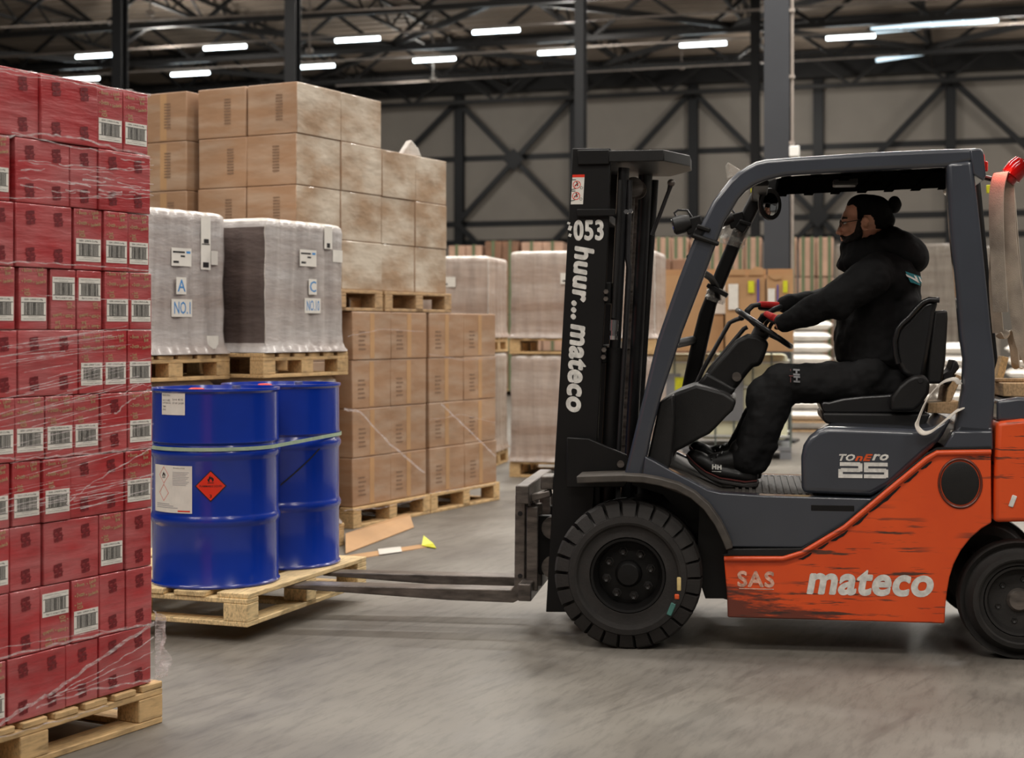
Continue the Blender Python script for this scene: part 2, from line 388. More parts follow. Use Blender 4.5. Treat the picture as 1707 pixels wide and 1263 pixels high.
# flat roof bracing between trusses
o = bset('trim_30', 'crossed flat bracing bars under the roof')
for i, (b0, b1) in enumerate(((-30, -18), (-18, -6), (-6, 6), (6, 18), (18, 30))):
    mb = MB(); mb.bar((b0, -21.5, 11.5), (b1, -9, 11.5), .2, .12, (0, 0, 1)); mb.build('brace', MT['roof_dark'], o, smooth=0)
    mb = MB(); mb.bar((b1, -21.5, 11.5), (b0, -9, 11.5), .2, .12, (0, 0, 1)); mb.build('brace', MT['roof_dark'], o, smooth=0)
o = bset('trim_31', 'dark eaves beam along the top of the far wall')
mb = MB(); mb.bx(-46, 46, -.8, -.1, 11.95, 12.7); mb.build('beam', MT['roof_dark'], o, smooth=0)
# steel columns
def column(px, Y, wid, dep, label, mat='steel_col', top=12.9, conduit=False):
    x = (px - CX) * Y / FPX
    o = bpy.data.objects.new('column', None); COL.objects.link(o); o.location = (x, Y, 0); o.rotation_euler = (0, 0, B.rz)
    tag(o, label, None, None, 'structure')
    mb = MB(); t = .025
    mb.bx(-wid / 2, wid / 2, -dep / 2, -dep / 2 + t, 0, top); mb.build('flange', MT[mat], o, smooth=0)
    mb = MB(); mb.bx(-wid / 2, wid / 2, dep / 2 - t, dep / 2, 0, top); mb.build('flange', MT[mat], o, smooth=0)
    mb = MB(); mb.bx(-.012, .012, -dep / 2 + t, dep / 2 - t, 0, top); mb.build('web', MT[mat], o, smooth=0)
    mb = MB(); mb.bx(-wid / 2 - .08, wid / 2 + .08, -dep / 2 - .08, dep / 2 + .08, 0, .03); mb.build('base_plate', MT['steel_dark'], o, smooth=0)
    if conduit:
        mb = MB(); mb.tube([(wid / 2 + .03, -dep / 2 + .05, .5), (wid / 2 + .03, -dep / 2 + .05, top)], .022, 8)
        for z in (3.6, 4.4, 5.2, 6.1): mb.bx(wid / 2, wid / 2 + .06, -dep / 2 + .01, -dep / 2 + .09, z, z + .04)
        mb.build('conduit', MT['tray'], o)
        mb = MB(); mb.bx(wid / 2 + .005, wid / 2 + .12, -dep / 2 - .02, -dep / 2 + .08, 3.45, 3.58); mb.build('socket_box', MT['white'], o, .008)
column(1297, 19.0, .30, .30, 'broad grey steel column with a conduit, above the open brown boxes', conduit=True)
column(488, 35.0, .27, .30, 'steel column behind the tall brown carton stack', 'steel_dark')
column(200, 36.5, .26, .30, 'steel column behind the red carton stack', 'steel_dark')
column(968, 34.0, .2, .30, 'dark steel column behind the forklift mast', 'steel_dark')
column(1259, 50.0, .28, .30, 'thin far dark steel column beside the broad one', 'steel_dark')
# LED tube lights, hung in rows on trunking
def led(px, py, L, z, group):
    Y = (z - CAMH) * FPX / (HY - py); x = (px - CX) * Y / FPX
    return Vector((x, Y, z)), L
rows = [([(160, 93), (375, 79), (596, 66), (827, 52)], 'row of tube lights nearer the camera', 11.0),
        ([(135, 132), (317, 123), (524, 111), (724, 99.5), (934, 87), (1172, 74), (1418, 62)], 'row of tube lights nearer the far wall', 11.0)]
names = ['first', 'second', 'third', 'fourth', 'fifth', 'sixth', 'seventh']
tube_me = None
for ri, (pts, grp, z) in enumerate(rows):
    ws = [led(px, py, 1.5, z, grp)[0] for px, py in pts]
    for i, p in enumerate(ws):
        o = thing('tube_light', 'glowing white tube light, %s from left in %s' % (names[i], grp), 'light', p, B.rz, grp)
        if tube_me is None:
            mb = MB(); mb.tube([(-.78, 0, 0), (.78, 0, 0)], .06, 12); tube_me = mb.mesh('diffuser', MT['tube'])
            mb = MB(); mb.bx(-.8, .8, -.04, .04, .06, .1); hous_me = mb.mesh('housing', MT['tray'], 0)
        link('diffuser', tube_me, o); link('housing', hous_me, o)
    d = (ws[-1] - ws[0]).normalized(); p0 = ws[0] - d * 12; p1 = ws[-1] + d * (18 if ri else 30)
    mb = MB(); mb.bar(p0 + Vector((0, .04, .17)), p1 + Vector((0, .04, .17)), .06, .07, (0, 0, 1))
    tag(mb.build('lighting_rail', MT['tray'], smooth=0), 'long grey rail carrying the %s' % grp, 'rail')
# two unlit cable rails
for (x0, y0, x1, y1, z, lab) in ((0, 46, 700, 12, 10.6, 'long grey cable tray crossing the roof at the upper left'), (560, 143, 1500, 92, 11.2, 'long grey cable tray nearest the far wall')):
    def pt(px, py): Y = (z - CAMH) * FPX / (HY - py); return Vector(((px - CX) * Y / FPX, Y, z))
    mb = MB(); mb.bar(pt(x0, y0), pt(x1, y1), .05, .1, (0, 0, 1)); tag(mb.build('cable_tray', MT['tray'], smooth=0), lab, 'tray')
# the daylight strip at the upper right and the long lit lamp under it
p, q = at(1455, 45, 52), at(1662, 38, 50)
o = thing('skylight_strip', 'bluish white segmented light strip under the roof, upper right', 'light', (p + q) / 2, math.atan2((q - p).y, (q - p).x)); L = (q - p).length
for k in range(4):
    mb = MB(); mb.bx(-L / 2 + k * L / 4 + .03, -L / 2 + (k + 1) * L / 4 - .03, -.3, .3, -.05, .05); mb.build('pane', MT['sky_tube'], o, smooth=0)
mb = MB(); mb.bx(-L / 2, L / 2, -.34, .34, .055, .12); mb.build('frame', MT['tray'], o, smooth=0)
p, q = at(1462, 94, 58), at(1568, 91, 56)
o = thing('tube_light', 'long dim tube light below the bluish light strip', 'light', (p + q) / 2, math.atan2((q - p).y, (q - p).x)); L = (q - p).length
mb = MB(); mb.tube([(-L / 2, 0, 0), (L / 2, 0, 0)], .075, 10); mb.build('diffuser', MT['sky_tube'], o)
mb = MB(); mb.bx(-L / 2, L / 2, -.05, .05, .08, .12); mb.build('housing', MT['tray'], o, smooth=0)
# hanging sensor heads
for i, (px, py, Y) in enumerate(((250, 22, 48), (516, 85, 52), (722, 133, 56), (1136, 112, 60))):
    c = at(px, py, Y); o = thing('smoke_detector', 'small pale detector hanging on a thin rod from the roof, %s from left' % names[i], 'detector', c)
    mb = MB(); mb.lathe([(0, -.1), (.1, -.08), (.14, 0), (.12, .08), (0, .1)], n=14); mb.build('head', MT['tray'], o)
    mb = MB(); mb.tube([(0, 0, .1), (0, 0, 12.95 - c.z)], .03, 6); mb.build('rod', MT['tray'], o)
# ================================================================ GOODS
G = Frame((0, 0), 28.0)          # the rows of pallets: u looks into the aisle, w runs along it
ORD = ['first', 'second', 'third', 'fourth', 'fifth', 'sixth', 'seventh', 'eighth', 'ninth', 'tenth']
_pal = {}
def pallet(loc, rz, sx, sy, label, group=None, mat='wood', boards=7, runs='x', name='wooden_pallet', mark=None):
    """wooden pallet, origin under its centre; deck boards run along `runs`"""
    o = thing(name, label, 'pallet', loc, rz, group)
    k = (sx, sy, mat, boards, runs)
    if k not in _pal:
        L = []; m = MT[mat]
        along, across = (sx, sy) if runs == 'x' else (sy, sx)
        def bxx(x0, x1, y0, y1, z0, z1):
            mb = MB()
            if runs == 'x': mb.bx(x0, x1, y0, y1, z0, z1)
            else: mb.bx(y0, y1, x0, x1, z0, z1)
            return mb
        wb = across / boards * .78
        for i in range(boards):
            c = -across / 2 + wb / 2 + i * (across - wb) / (boards - 1); d = random.uniform(-.004, .004); e = random.uniform(-.01, .008)
            L.append(('deck_board', bxx(-along / 2 + e, along / 2 - d, c - wb / 2, c + wb / 2, .122, .144 + d / 2).mesh('deck_board', m, 0)))
        for i in range(3):
            c = -along / 2 + .05 + i * (along - .1) / 2
            L.append(('stringer_board', bxx(c - .05, c + .05, -across / 2, across / 2, .1, .1215).mesh('stringer_board', m, 0)))
            for j in range(3):
                d = -across / 2 + .06 + j * (across - .12) / 2
                L.append(('block', bxx(c - .05, c + .05, d - .06, d + .06, .022, .0995).mesh('block', m, 0)))
            L.append(('bottom_board', bxx(c - .05, c + .05, -across / 2, across / 2, 0, .0215).mesh('bottom_board', m, 0)))
        for s in (-1, 1):
            c = s * (across / 2 - .05)
            L.append(('bottom_board', bxx(-along / 2 + .1, along / 2 - .1, c - .05, c + .05, 0, .0215).mesh('bottom_board', m, 0)))
        _pal[k] = L
    for n, me in _pal[k]: link(n, me, o, .003, 1)
    return o

# ---------------------------------------------------------------- red cartons on their pallet
RR = -3.62
ra1 = 4.208
pallet(tuple(G.world(-3.609 - .4, ra1 - .6)), G.rz, .8, 1.2, 'pale wooden pallet on the floor under the stacked red cartons', mat='wood', boards=9, runs='x')
rowz = [CAMH - (y - HY) / 484.0 for y in (157, 259.5, 358, 455, 549.5, 651, 747.5, 845, 941.5, 1040, 1137)]
rowz[-1] = .1465
rowsR = [
 [(247, 206, 'L'), (206, 162, 'L'), (162, 67, 'S'), (67, -45, 'S')],
 [(250, 164, 'S'), (164, 118, 'N'), (118, 27, 'S'), (19, -30, 'L')],
 [(250, 214, 'L'), (213, 173, 'L'), (172, 125, 'L'), (120, 26, 'S'), (23, -70, 'S')],
 [(254, 217, 'L'), (216, 175, 'L'), (172, 130, 'U'), (129, 86, 'U'), (81, 33, 'L'), (25, -25, 'L')],
 [(254, 214, 'L'), (213, 174, 'L'), (173, 132, 'L'), (131, 31, 'S'), (30, -60, 'S')],
 [(254, 213, 'L'), (212, 168, 'N'), (167, 124, 'L'), (123, 76, 'L'), (75, 25, 'L'), (24, -30, 'L')],
 [(253, 209, 'L'), (208, 118, 'S'), (117, 71, 'L'), (70, 22, 'L'), (17, -32, 'L')],
 [(252, 209, 'N'), (208, 167, 'L'), (165, 73, 'S'), (71, 18, 'N'), (16, -36, 'L')],
 [(253, 210, 'N'), (209, 166, 'N'), (165, 119, 'L'), (118, 68, 'U'), (67, 17, 'N'), (15, -40, 'N')],
 [(252, 165, 'S'), (164, 110, 'N'), (109, 12, 'S'), (9, -42, 'L')]]
lab_me = prt_me = None
def red_meshes():
    mb = MB(); o = Vector((.0012, 0, 0)); ay_ = Vector((0, 1, 0)); az = Vector((0, 0, 1)); w, h = .118, .074
    mb.bx(-.0002, .0008, -w / 2, w / 2, 0, h, 0)
    for z in (.018, .058): quad(mb, o, ay_, az, -w / 2 + .001, w / 2 - .003, z - .0009, z + .0009, 1)
    rr = random.Random(3); y = -w / 2 + .012
    while y < w / 2 - .014:
        b = rr.choice((.0010, .0016, .0024)); quad(mb, o, ay_, az, y, y + b, .0195, .0565, 1); y += b + rr.choice((.0009, .0013, .0021))
    put_text(mb, '02306 - LUNCH 12 x 80g', (.0012, -w / 2 + .014, .063), ay_, az, w - .03, .007, 1, off=.012, res=1)
    for z, ww, sx in ((.011, .05, .034), (.004, .1, .009)): put_text(mb, '(02)05 410 236 04 12' if ww < .06 else 'LUNCH BOX BOOM SNACKING 12 x 80g BEST BEFORE 04', (.0012, -w / 2 + sx, z), ay_, az, ww, .0035, 1, res=0)
    lab = mb.mesh('barcode_label', [MT['paper'], MT['ink']], 0)
    mb = MB(); rt = lambda x, z, s, wd, a, hh=None: put_text(mb, s, (.0012, x, z), Vector((0, math.cos(a), math.sin(a))), Vector((0, -math.sin(a), math.cos(a))), wd, hh, 0, off=.02, res=1)
    rt(-.046, .074, 'Boom', .036, 0, .013); rt(.016, .076, 'Lunch', .032, .12, .013); rt(.022, .061, 'Box', .024, .12, .013)
    rt(-.046, .041, 'Dozzin', .038, .04, .013); rt(.01, .036, 'Sandwich', .048, .13, .012)
    rt(-.046, .015, 'Snack', .026, .03, .009); rt(-.044, .001, 'PIZZA', .028, .03, .011)
    for x, z in ((-.054, .079), (-.054, .046), (-.054, .016), (.004, .079), (.0, .044)): mb.bx(.0002, .0012, x - .002, x + .002, z - .002, z + .002)
    prt = mb.mesh('gold_lettering', MT['gold'], 0)
    mb = MB()
    for k in range(3): quad(mb, (.0011, 0, 0), Vector((0, math.cos(.1), .1)), Vector((0, -.08, 1)), -.022, .022, -.026 + k * .019, -.012 + k * .019)
    for k in range(4): quad(mb, (.0012, 0, 0), Vector((0, .8, .6)), Vector((0, -.6, .8)), -.02, .02, -.022 + k * .013, -.018 + k * .013)
    return lab, prt, mb.mesh('emblem', MT['dull_ink'], 0)
LAB, PRT, EMB = red_meshes()
for ri, row in enumerate(rowsR):
    z1, z0 = rowz[ri], rowz[ri + 1]; h = z1 - z0
    for ci, (x1, x0, ty) in enumerate(row):
        a1, a0 = G.Q(x1, 600, RR)[0], G.Q(x0, 600, RR)[0]; wd = a1 - a0 - .003; d = .39
        jut = random.uniform(-.006, .004)
        c = G.world(RR - d / 2 + jut, (a0 + a1) / 2, z0 + .0008)
        nm = {'L': 'red carton with upright barcode label', 'U': 'upside down red carton with barcode label', 'S': 'wide plain red carton with dark emblems', 'N': 'narrow plain red carton with dark emblems'}[ty]
        o = thing('red_carton', '%s, %s from right in %s layer from top' % (nm, ORD[ci], ORD[ri]), 'carton', c, G.rz, 'red cartons stacked on the front pallet')
        mb = MB(); mb.bx(-d / 2, d / 2, -wd / 2, wd / 2, 0, h - .0025); mb.build('carton_body', MT['red'], o, .003, 2)
        fx = d / 2 + .0006
        if ty in 'LU':
            tilt = 0
            l = link('barcode_label', LAB, o); p = link('gold_lettering', PRT, o); ks = min(1, (wd - .01) / .122); l.scale.y = p.scale.y = ks
            if ty == 'L': l.location = (fx, 0, .027); p.location = (fx, 0, .105)
            else:
                l.location = (fx, 0, h - .027); l.rotation_euler = (math.pi, 0, 0); p.location = (fx, 0, h - .105); p.rotation_euler = (math.pi, 0, 0)
        else:
            for y in ([0] if ty == 'N' else [-wd / 4, wd / 4]):
                for z in (.04, h - .045):
                    e = link('emblem', EMB, o, loc=(fx, y, z)); e.scale = (1, .8, .8)
# the stretch film: ropes, folds and the loose tail at the corner
fr = RR + .024
def fpt(px, py, lift=0): a, z = G.Q(px, py, fr); return G.world(fr + lift, a, z)
o = thing('stretch_film', 'clear crinkled stretch film pulled round the red carton stack, bunched into ropes', 'film', G.world(fr, ra1 - .6, 0))
mb = MB(); base = o.location.copy()
nr = Vector((G.u.x, G.u.y, 0)); along = Vector((G.w.x, G.w.y, 0)); rr = random.Random(11)
def strand(pts, wid, n=9, jit=.004):
    P = [fpt(*p) for p in pts]; out = []
    for i in range(len(P) - 1):
        for k in range(n): out.append(P[i].lerp(P[i + 1], k / n))
    out.append(P[-1]); m = len(out)
    out = [q - base + nr * rr.uniform(0, .004) + Vector((0, 0, rr.uniform(-jit, jit))) for q in out]
    ws = [wid * rr.uniform(.5, 1.3) for _ in out]
    mb.ribbon(out, ws, .0012, Vector((0, 0, 1)))
for (pts, w_) in [([(-20, 112), (60, 122), (150, 138), (250, 158)], .012), ([(-20, 118), (100, 134), (250, 163)], .006), ([(-20, 1102), (120, 1066), (256, 1038)], .012), ([(-20, 1218), (40, 1180), (90, 1152), (160, 1100), (256, 1038)], .018),
                  ([(60, 1178), (150, 1150), (255, 1132)], .012), ([(90, 1160), (180, 1120), (256, 1085)], .006), ([(95, 1155), (190, 1105), (256, 1062)], .006),
                  ([(80, 1165), (170, 1135), (256, 1110)], .005), ([(-20, 1085), (120, 1058), (250, 1042)], .006), ([(-20, 1235), (100, 1200), (180, 1175)], .008),
                  ([(-20, 228), (60, 224), (120, 228), (250, 262)], .012), ([(18, 222), (120, 244), (252, 264)], .007), ([(30, 268), (140, 284), (252, 282)], .006),
                  ([(30, 297), (130, 305), (252, 318)], .006), ([(-20, 330), (120, 330), (252, 330)], .005), ([(-20, 436), (120, 440), (252, 452)], .007), ([(60, 490), (160, 500), (252, 498)], .004),
                  ([(190, 690), (215, 668), (254, 646)], .01), ([(200, 660), (230, 640), (254, 644)], .006), ([(110, 838), (160, 800), (254, 745)], .007), ([(-20, 762), (40, 764), (120, 758), (254, 744)], .010)]:
    strand(pts, w_ * .55)
for k in range(80):
    y = rr.uniform(560, 860); x = rr.uniform(-20, 150); L = rr.uniform(60, 190); s = rr.uniform(.12, .3) * (1 if y > 600 else .6)
    x1 = min(255, x + L); strand([(x, y), (x1, y - (x1 - x) * s)], rr.uniform(.0008, .0034), 6, .0012)
for k in range(26):
    x = rr.uniform(20, 230); y = rr.uniform(262, 330); strand([(x, y), (min(255, x + 40), y + rr.uniform(0, 8))], rr.uniform(.002, .006), 5, .003)
tag(mb.build('film_rope', MT['film'], o), None)
o.children[0]['kind'] = 'stuff'
# loose tail of film at the corner, and the foot of the wrap over the pallet
mb = MB(); n, m_ = 9, 16; a_c = ra1 - .045
for i in range(m_):
    for j in range(n):
        t = i / (m_ - 1); s = j / (n - 1)
        z = .385 - t * .228; wd_ = .012 + .05 * math.sin(min(1, t * 1.35) * math.pi * .62) ** .8 + .008 * math.sin(t * 19)
        p = G.world(RR + .004 + .022 * math.sin(s * 7 + t * 9) * s, a_c + .012 + s * wd_, z + .006 * math.sin(s * 12 + t * 5)); mb.v.append(tuple(p - base))
for i in range(m_ - 1):
    for j in range(n - 1): mb.f.append((i * n + j, i * n + j + 1, (i + 1) * n + j + 1, (i + 1) * n + j)); mb.m.append(0)
mb.build('film_tail', MT['film'], o).modifiers.new('thick', 'SOLIDIFY').thickness = .0012

# ---------------------------------------------------------------- brown cartons
def carton(c, rz, sx, sy, sz, label, group, mat='card', prints=('x', '-y'), wrapside=None, seam=True):
    o = thing('brown_carton', label, 'carton', c, rz, group)
    mb = MB(); mb.bx(-sx / 2, sx / 2, -sy / 2, sy / 2, 0, sz); b = mb.build('carton_body', [MT[mat], MT[wrapside or mat]], o, .006, 2)
    if wrapside: b.data.polygons[5].material_index = 1
    mb = MB()
    if seam:
        mb.bx(sx / 2 + .0004, sx / 2 + .0012, -.028, .028, .01, sz - .01)
        mb.build('tape', MT['card_plain'] if mat == 'card' else MT[mat], o, smooth=0)
        if '-y' in prints: mb = MB(); mb.bx(-.028, .028, -sy / 2 - .0012, -sy / 2 - .0004, 0.01, sz - .01); mb.build('tape', MT['card_plain'], o, smooth=0)
    mb = MB()
    if '-y' in prints and 'x' in prints:
        for k in range(5): mb.bx(sx / 2 + .0014, sx / 2 + .002, -.17, -.17 + .09 - .01 * (k % 3), .07 + k * .03, .08 + k * .03)
        mb.build('printed_mark', MT['box_ink'], o, smooth=0)['kind'] = 'stuff'; mb = MB(); prints = ('-y',)
    if '-y' in prints:
        x0 = random.uniform(-.02, .02)
        for k in range(9): mb.bx(x0 + .02, x0 + .075, -sy / 2 - .002, -sy / 2 - .0014, .09 + k * .02, .1 + k * .02)
    if 'x' in prints:
        for k in range(5): mb.bx(sx / 2 + .0014, sx / 2 + .002, -.17, -.17 + .09 - .01 * (k % 3), .07 + k * .03, .08 + k * .03)
    if mb.f: mb.build('printed_mark', MT['box_ink'], o, smooth=0)['kind'] = 'stuff'
    return o
BR = -6.0
CH = .335
def stack(r, a0, a1, z0, rows, nfront, wfront, label, group, vis_front=True, mat='card', wrapside=None, ncol=2, ch=CH):
    """cartons of a pallet load; right faces at r from a0 to a1, nfront columns in the front face"""
    da = (a1 - a0) / ncol
    for k in range(rows):
        for j in range(ncol):
            for i in range(nfront if (j == 0 and vis_front) else 1):
                c = G.world(r - wfront / 2 - i * wfront + random.uniform(-.006, .006), a0 + da * (j + .5), z0 + k * (ch + .001) + .001)
                where = ('at the aisle corner' if i == 0 and vis_front and j == 0 else 'farther along the aisle' if j else ('second from the corner' if i == 1 else 'third from the corner' if i == 2 else 'nearer along the aisle'))
                carton(c, G.rz, wfront - .008, da - .006, ch - .002, 'brown carton %s, %s layer up, %s' % (where, ORD[k], label), group, mat,
                       prints=('x', '-y') if (i == 0 and not wrapside) else (('-y',) if vis_front else ()), wrapside=wrapside if i == 0 else None, seam=not wrapside)
# lower floor-standing loads beside the aisle
a_p1 = G.Q(572, 860, -5.98)[0] - .28; a_p1b = G.Q(713, 700, -5.98)[0]; a_p2b = G.Q(828, 700, -5.98)[0]
P1a = (a_p1b - 1.0, a_p1b - .01); P2a = (a_p1b + .03, a_p2b)
Y_ = -5.98
pallet(tuple(G.world(Y_ - .41, sum(P1a) / 2)), G.rz, .86, P1a[1] - P1a[0] + .03, 'wooden pallet on the floor beneath the lower brown cartons nearest the drums', 'floor pallets of the brown cartons', boards=6, runs='y')
pallet(tuple(G.world(Y_ - .41, sum(P2a) / 2)), G.rz, .86, P2a[1] - P2a[0] + .03, 'wooden pallet on the floor beneath the farther lower brown cartons', 'floor pallets of the brown cartons', boards=6, runs='y')
stack(Y_, P1a[0], P1a[1], .145, 4, 2, .41, 'lower load behind the drums', 'brown cartons of the lower nearer load', True, 'card')
stack(Y_, P2a[0], P2a[1], .145, 4, 1, .42, 'lower load farther along', 'brown cartons of the lower farther load', False, 'card')
z_u = .145 + 4 * (CH + .001) + .003
# upper loads
s1 = (G.Q(495, 300, -6.006)[0], G.Q(637, 300, -6.006)[0]); s3 = (s1[1] + .02, G.Q(748, 300, -6.006)[0])
# lower load that carries the tall one (hidden behind the white rolls)
pallet(tuple(G.world(-6.006 - .41, sum(s1) / 2 - .02, z_u)), G.rz, .86, s1[1] - s1[0], 'wooden pallet half way up, under the tall brown carton stack', 'upper pallets of the brown cartons', 'wood_old', 6, 'y')
pallet(tuple(G.world(-6.006 - .41, sum(s3) / 2, z_u)), G.rz, .86, s3[1] - s3[0] + .02, 'wooden pallet half way up, under the filmed upper cartons on the right', 'upper pallets of the brown cartons', 'wood_old', 6, 'y')
stack(-6.006, s1[0], s1[1], z_u + .146, 4, 2, .41, 'tall stack above the rolls', 'brown cartons of the tall upper stack', True, 'card', 'card_wrap')
stack(-6.02, s3[0], s3[1], z_u + .146, 3, 1, .42, 'upper load right of tall stack', 'brown cartons of the upper right load', False, 'card', 'card_wrap')
# left neighbour of the tall stack: front faces only
for k in range(4):
    for i in range(2):
        c = G.world(-6.006 - .82 - .05 - .41 / 2 - i * .412, s1[0] + .18, z_u + .146 + k * (CH + .001) - .006)
        carton(c, G.rz, .404, .46, CH - .002, 'brown carton %s the dark gap, %s layer up, left of tall stack' % ('beside' if i == 0 else 'one away from', ORD[k]), 'brown cartons left of the dark gap', 'card', ('-y',))
pallet(tuple(G.world(-6.006 - .82 - .05 - .41, s1[0] + .18, z_u - .010)), G.rz, .84, .5, 'wooden pallet half way up, left of the gap in the tall cartons', 'upper pallets of the brown cartons', 'wood_old', 5, 'y')
for k in range(4):
    for i in range(4):
        c = G.world(-6.006 - .21 - i * .412 - (.05 if i > 1 else 0), s1[0] + .15, .147 + k * (CH + .0002))
        if i < 2 and P1a[0] < s1[0] + .42: continue
        carton(c, G.rz, .404, .46, CH - .002, 'brown carton low behind the rolls, %s layer up, %s from the aisle' % (ORD[k], ORD[i]), 'brown cartons low behind the rolls', 'card', ())
pallet(tuple(G.world(-6.006 - .82 - .05 - .41, s1[0] + .18, 0)), G.rz, .84, .5, 'wooden pallet on the floor low behind the white wrapped rolls', None, 'wood_old', 5, 'y')
# film folds over the brown cartons
o = thing('stretch_film', 'clear stretch film rope slanting across the lower brown cartons', 'film', G.world(Y_ + .02, P1a[1], 0)); base = o.location.copy()
mb = MB()
def bstrand(pts, w_, r=Y_ + .032):
    P = []
    for (px, py) in pts: a, z = G.Q(px, py, r); P.append(G.world(r, a, z) - base)
    out = []
    for i in range(len(P) - 1):
        for k in range(8): out.append(P[i].lerp(P[i + 1], k / 8) + Vector((0, 0, random.uniform(-.004, .004))))
    out.append(P[-1]); mb.ribbon(out, [w_ * random.uniform(.6, 1.2) for _ in out], .0015, (0, 0, 1))
for pts, w_ in [([(574, 682), (600, 686), (650, 740), (708, 788)], .03), ([(735, 672), (790, 725), (826, 760)], .025), ([(716, 822), (760, 815), (826, 806)], .012), ([(574, 850), (640, 846), (708, 828)], .01),
                ([(580, 560), (640, 548), (706, 552)], .008), ([(715, 590), (770, 600), (826, 596)], .008), ([(716, 700), (770, 690), (826, 704)], .006)]:
    bstrand(pts, w_ * .55)
mb.build('film_rope', MT['film'], o)['kind'] = 'stuff'
# white folded sheet on top of the upper right load
a_, z_ = G.Q(682, 262, -6.1); c = G.world(-6.1, a_, z_u + .146 + 3 * (CH + .001))
mb = MB(); mb.prism([(-.085, 0), (.085, 0), (.055, .06), (-.005, .12)], -.04, .04); o = mb.build('folded_sheet', MT['wrap_white'], None, .006, 2, 35, c, G.rz + R(60)); tag(o, 'small white folded foam sheet on top of the upper right cartons', 'sheet')

# ---------------------------------------------------------------- stretch wrapped white rolls
def wrapped(r, a0, a1, depth, z0, z1, label, group, mats=('wrap', 'wrap'), lumps=1.0, cap=True, seed=0):
    """a load of upright rolls under film; aisle face at r from a0 to a1, front face depth wide"""
    rr = random.Random(seed); sy = a1 - a0 - .05; sx = depth
    c = G.world(r - sx / 2, (a0 + a1) / 2, z0); o = thing('wrapped_rolls', label, 'wrapped load', c, G.rz, group)
    # outline in plan with upright flutes
    nx, ny = 26, 30; out = []; rad = .05
    def flute(t, L): return .016 * lumps * abs(math.sin(math.pi * t * L / .155))
    for i in range(ny): t = i / ny; out.append(((sx / 2 + flute(t, sy), -sy / 2 + sy * t), 1))
    for i in range(nx): t = i / nx; out.append(((sx / 2 - sx * t, sy / 2 + flute(t, sx)), 0))
    for i in range(ny): t = i / ny; out.append(((-sx / 2 - flute(t, sy), sy / 2 - sy * t), 0))
    for i in range(nx): t = i / nx; out.append(((-sx / 2 + sx * t, -sy / 2 - flute(t, sx)), 2))
    n = len(out); H = z1 - z0
    levels = [(0, .026), (.012, .024), (.03, .014), (.07, .004), (.16, -.002), (.3, .0), (.5, -.004), (.7, .0), (.84, -.003), (.93, 0), (.972, -.004), (.992, -.018), (1.0, -.045)]
    mb = MB()
    for (h, off) in levels:
        for ((x, y), _) in out:
            kx = (sx / 2 + off) / (sx / 2); ky = (sy / 2 + off) / (sy / 2); jit = rr.uniform(-.002, .002)
            mb.v.append((x * kx + jit, y * ky + jit, h * H))
    for i in range(len(levels) - 1):
        for j in range(n):
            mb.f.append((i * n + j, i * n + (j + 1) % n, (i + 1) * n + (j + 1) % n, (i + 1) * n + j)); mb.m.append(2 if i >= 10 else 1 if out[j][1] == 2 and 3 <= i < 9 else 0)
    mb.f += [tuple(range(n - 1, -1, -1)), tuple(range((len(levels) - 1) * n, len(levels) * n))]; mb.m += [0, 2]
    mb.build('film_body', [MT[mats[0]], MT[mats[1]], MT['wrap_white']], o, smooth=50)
    if cap:
        # top sheet folded over the upper edge, and bands of film round the load
        mb = MB(); t = .006
        P_ = [Vector((sx / 2 + .006, -sy / 2 - .006, H * h)) + Vector((rr.uniform(-.003, .003), rr.uniform(-.003, .003), 0)) for h in [.06 + .9 * i / 12 for i in range(13)]]
        mb.ribbon(P_, [.018 * rr.uniform(.6, 1.2) for _ in P_], .004, (1, -1, 0)); mb.build('corner_fold', MT['wrap_white'], o)
    return o, sx, sy, H
def tagcard(parent, name, face, y, z, w_, h_, lines=(), sx=0, text=None, tilt=0, big=None, x=0, seed=0):
    """paper card on the aisle face at y, z (lower left)"""
    mb = MB(); fx = sx / 2 + .016
    mb.bx(fx, fx + .002, y, y + w_, z, z + h_, 0)
    for (ly, lz, lw, lh, mi) in lines: mb.bx(fx + .002, fx + .0028, y + ly * w_, y + (ly + lw) * w_, z + lz * h_, z + (lz + lh) * h_, mi)
    if text: put_text(mb, text, (fx + .0026, y + .12 * w_, z + .16 * h_), (0, 1, 0), (0, 0, 1), .8 * w_, .7 * h_, 2, off=.006)
    mb.build(name, [MT['paper'], MT['ink'], MT['blue_ink']], parent, smooth=0)
SC_ = .98
rC = -5.675 * SC_; aC0 = G.Q(437, 600, rC)[0]; aC1 = G.Q(574, 600, rC)[0]
rA = -5.893 * SC_; aA1 = G.Q(378, 600, rA)[0]; aA0 = aA1 - .95
zt, zd, zb = [CAMH + (q - CAMH) * SC_ for q in (2.055, 1.225, 1.08)]; zb = zd - .1485
dC, szx, szy, szH = wrapped(rC, aC0, aC1, 1.0, zd, zt - .02, 'white film wrapped rolls marked C NO.10 on the upper level', 'wrapped rolls on the upper level behind the drums', ('wrap', 'wrap_shade'), 1, True, 1)
def yC(px): return G.Q(px, 600, rC)[0] - (aC0 + aC1) / 2
def zC(py, px): return G.Q(px, py, rC)[1] - zd
def card_on(dC, yf, zf, name, x0, x1, y0, y1, **k):
    ya, yb = yf(x0), yf(x1); tagcard(dC, name, 'x', ya, zf(y1, (x0 + x1) / 2), yb - ya, zf(y0, (x0 + x1) / 2) - zf(y1, (x0 + x1) / 2), **k)
PL = [(.06, .72, .6, .1, 1), (.74, .72, .2, .12, 2), (.45, .5, .22, .1, 1), (.08, .16, .28, .12, 1)]
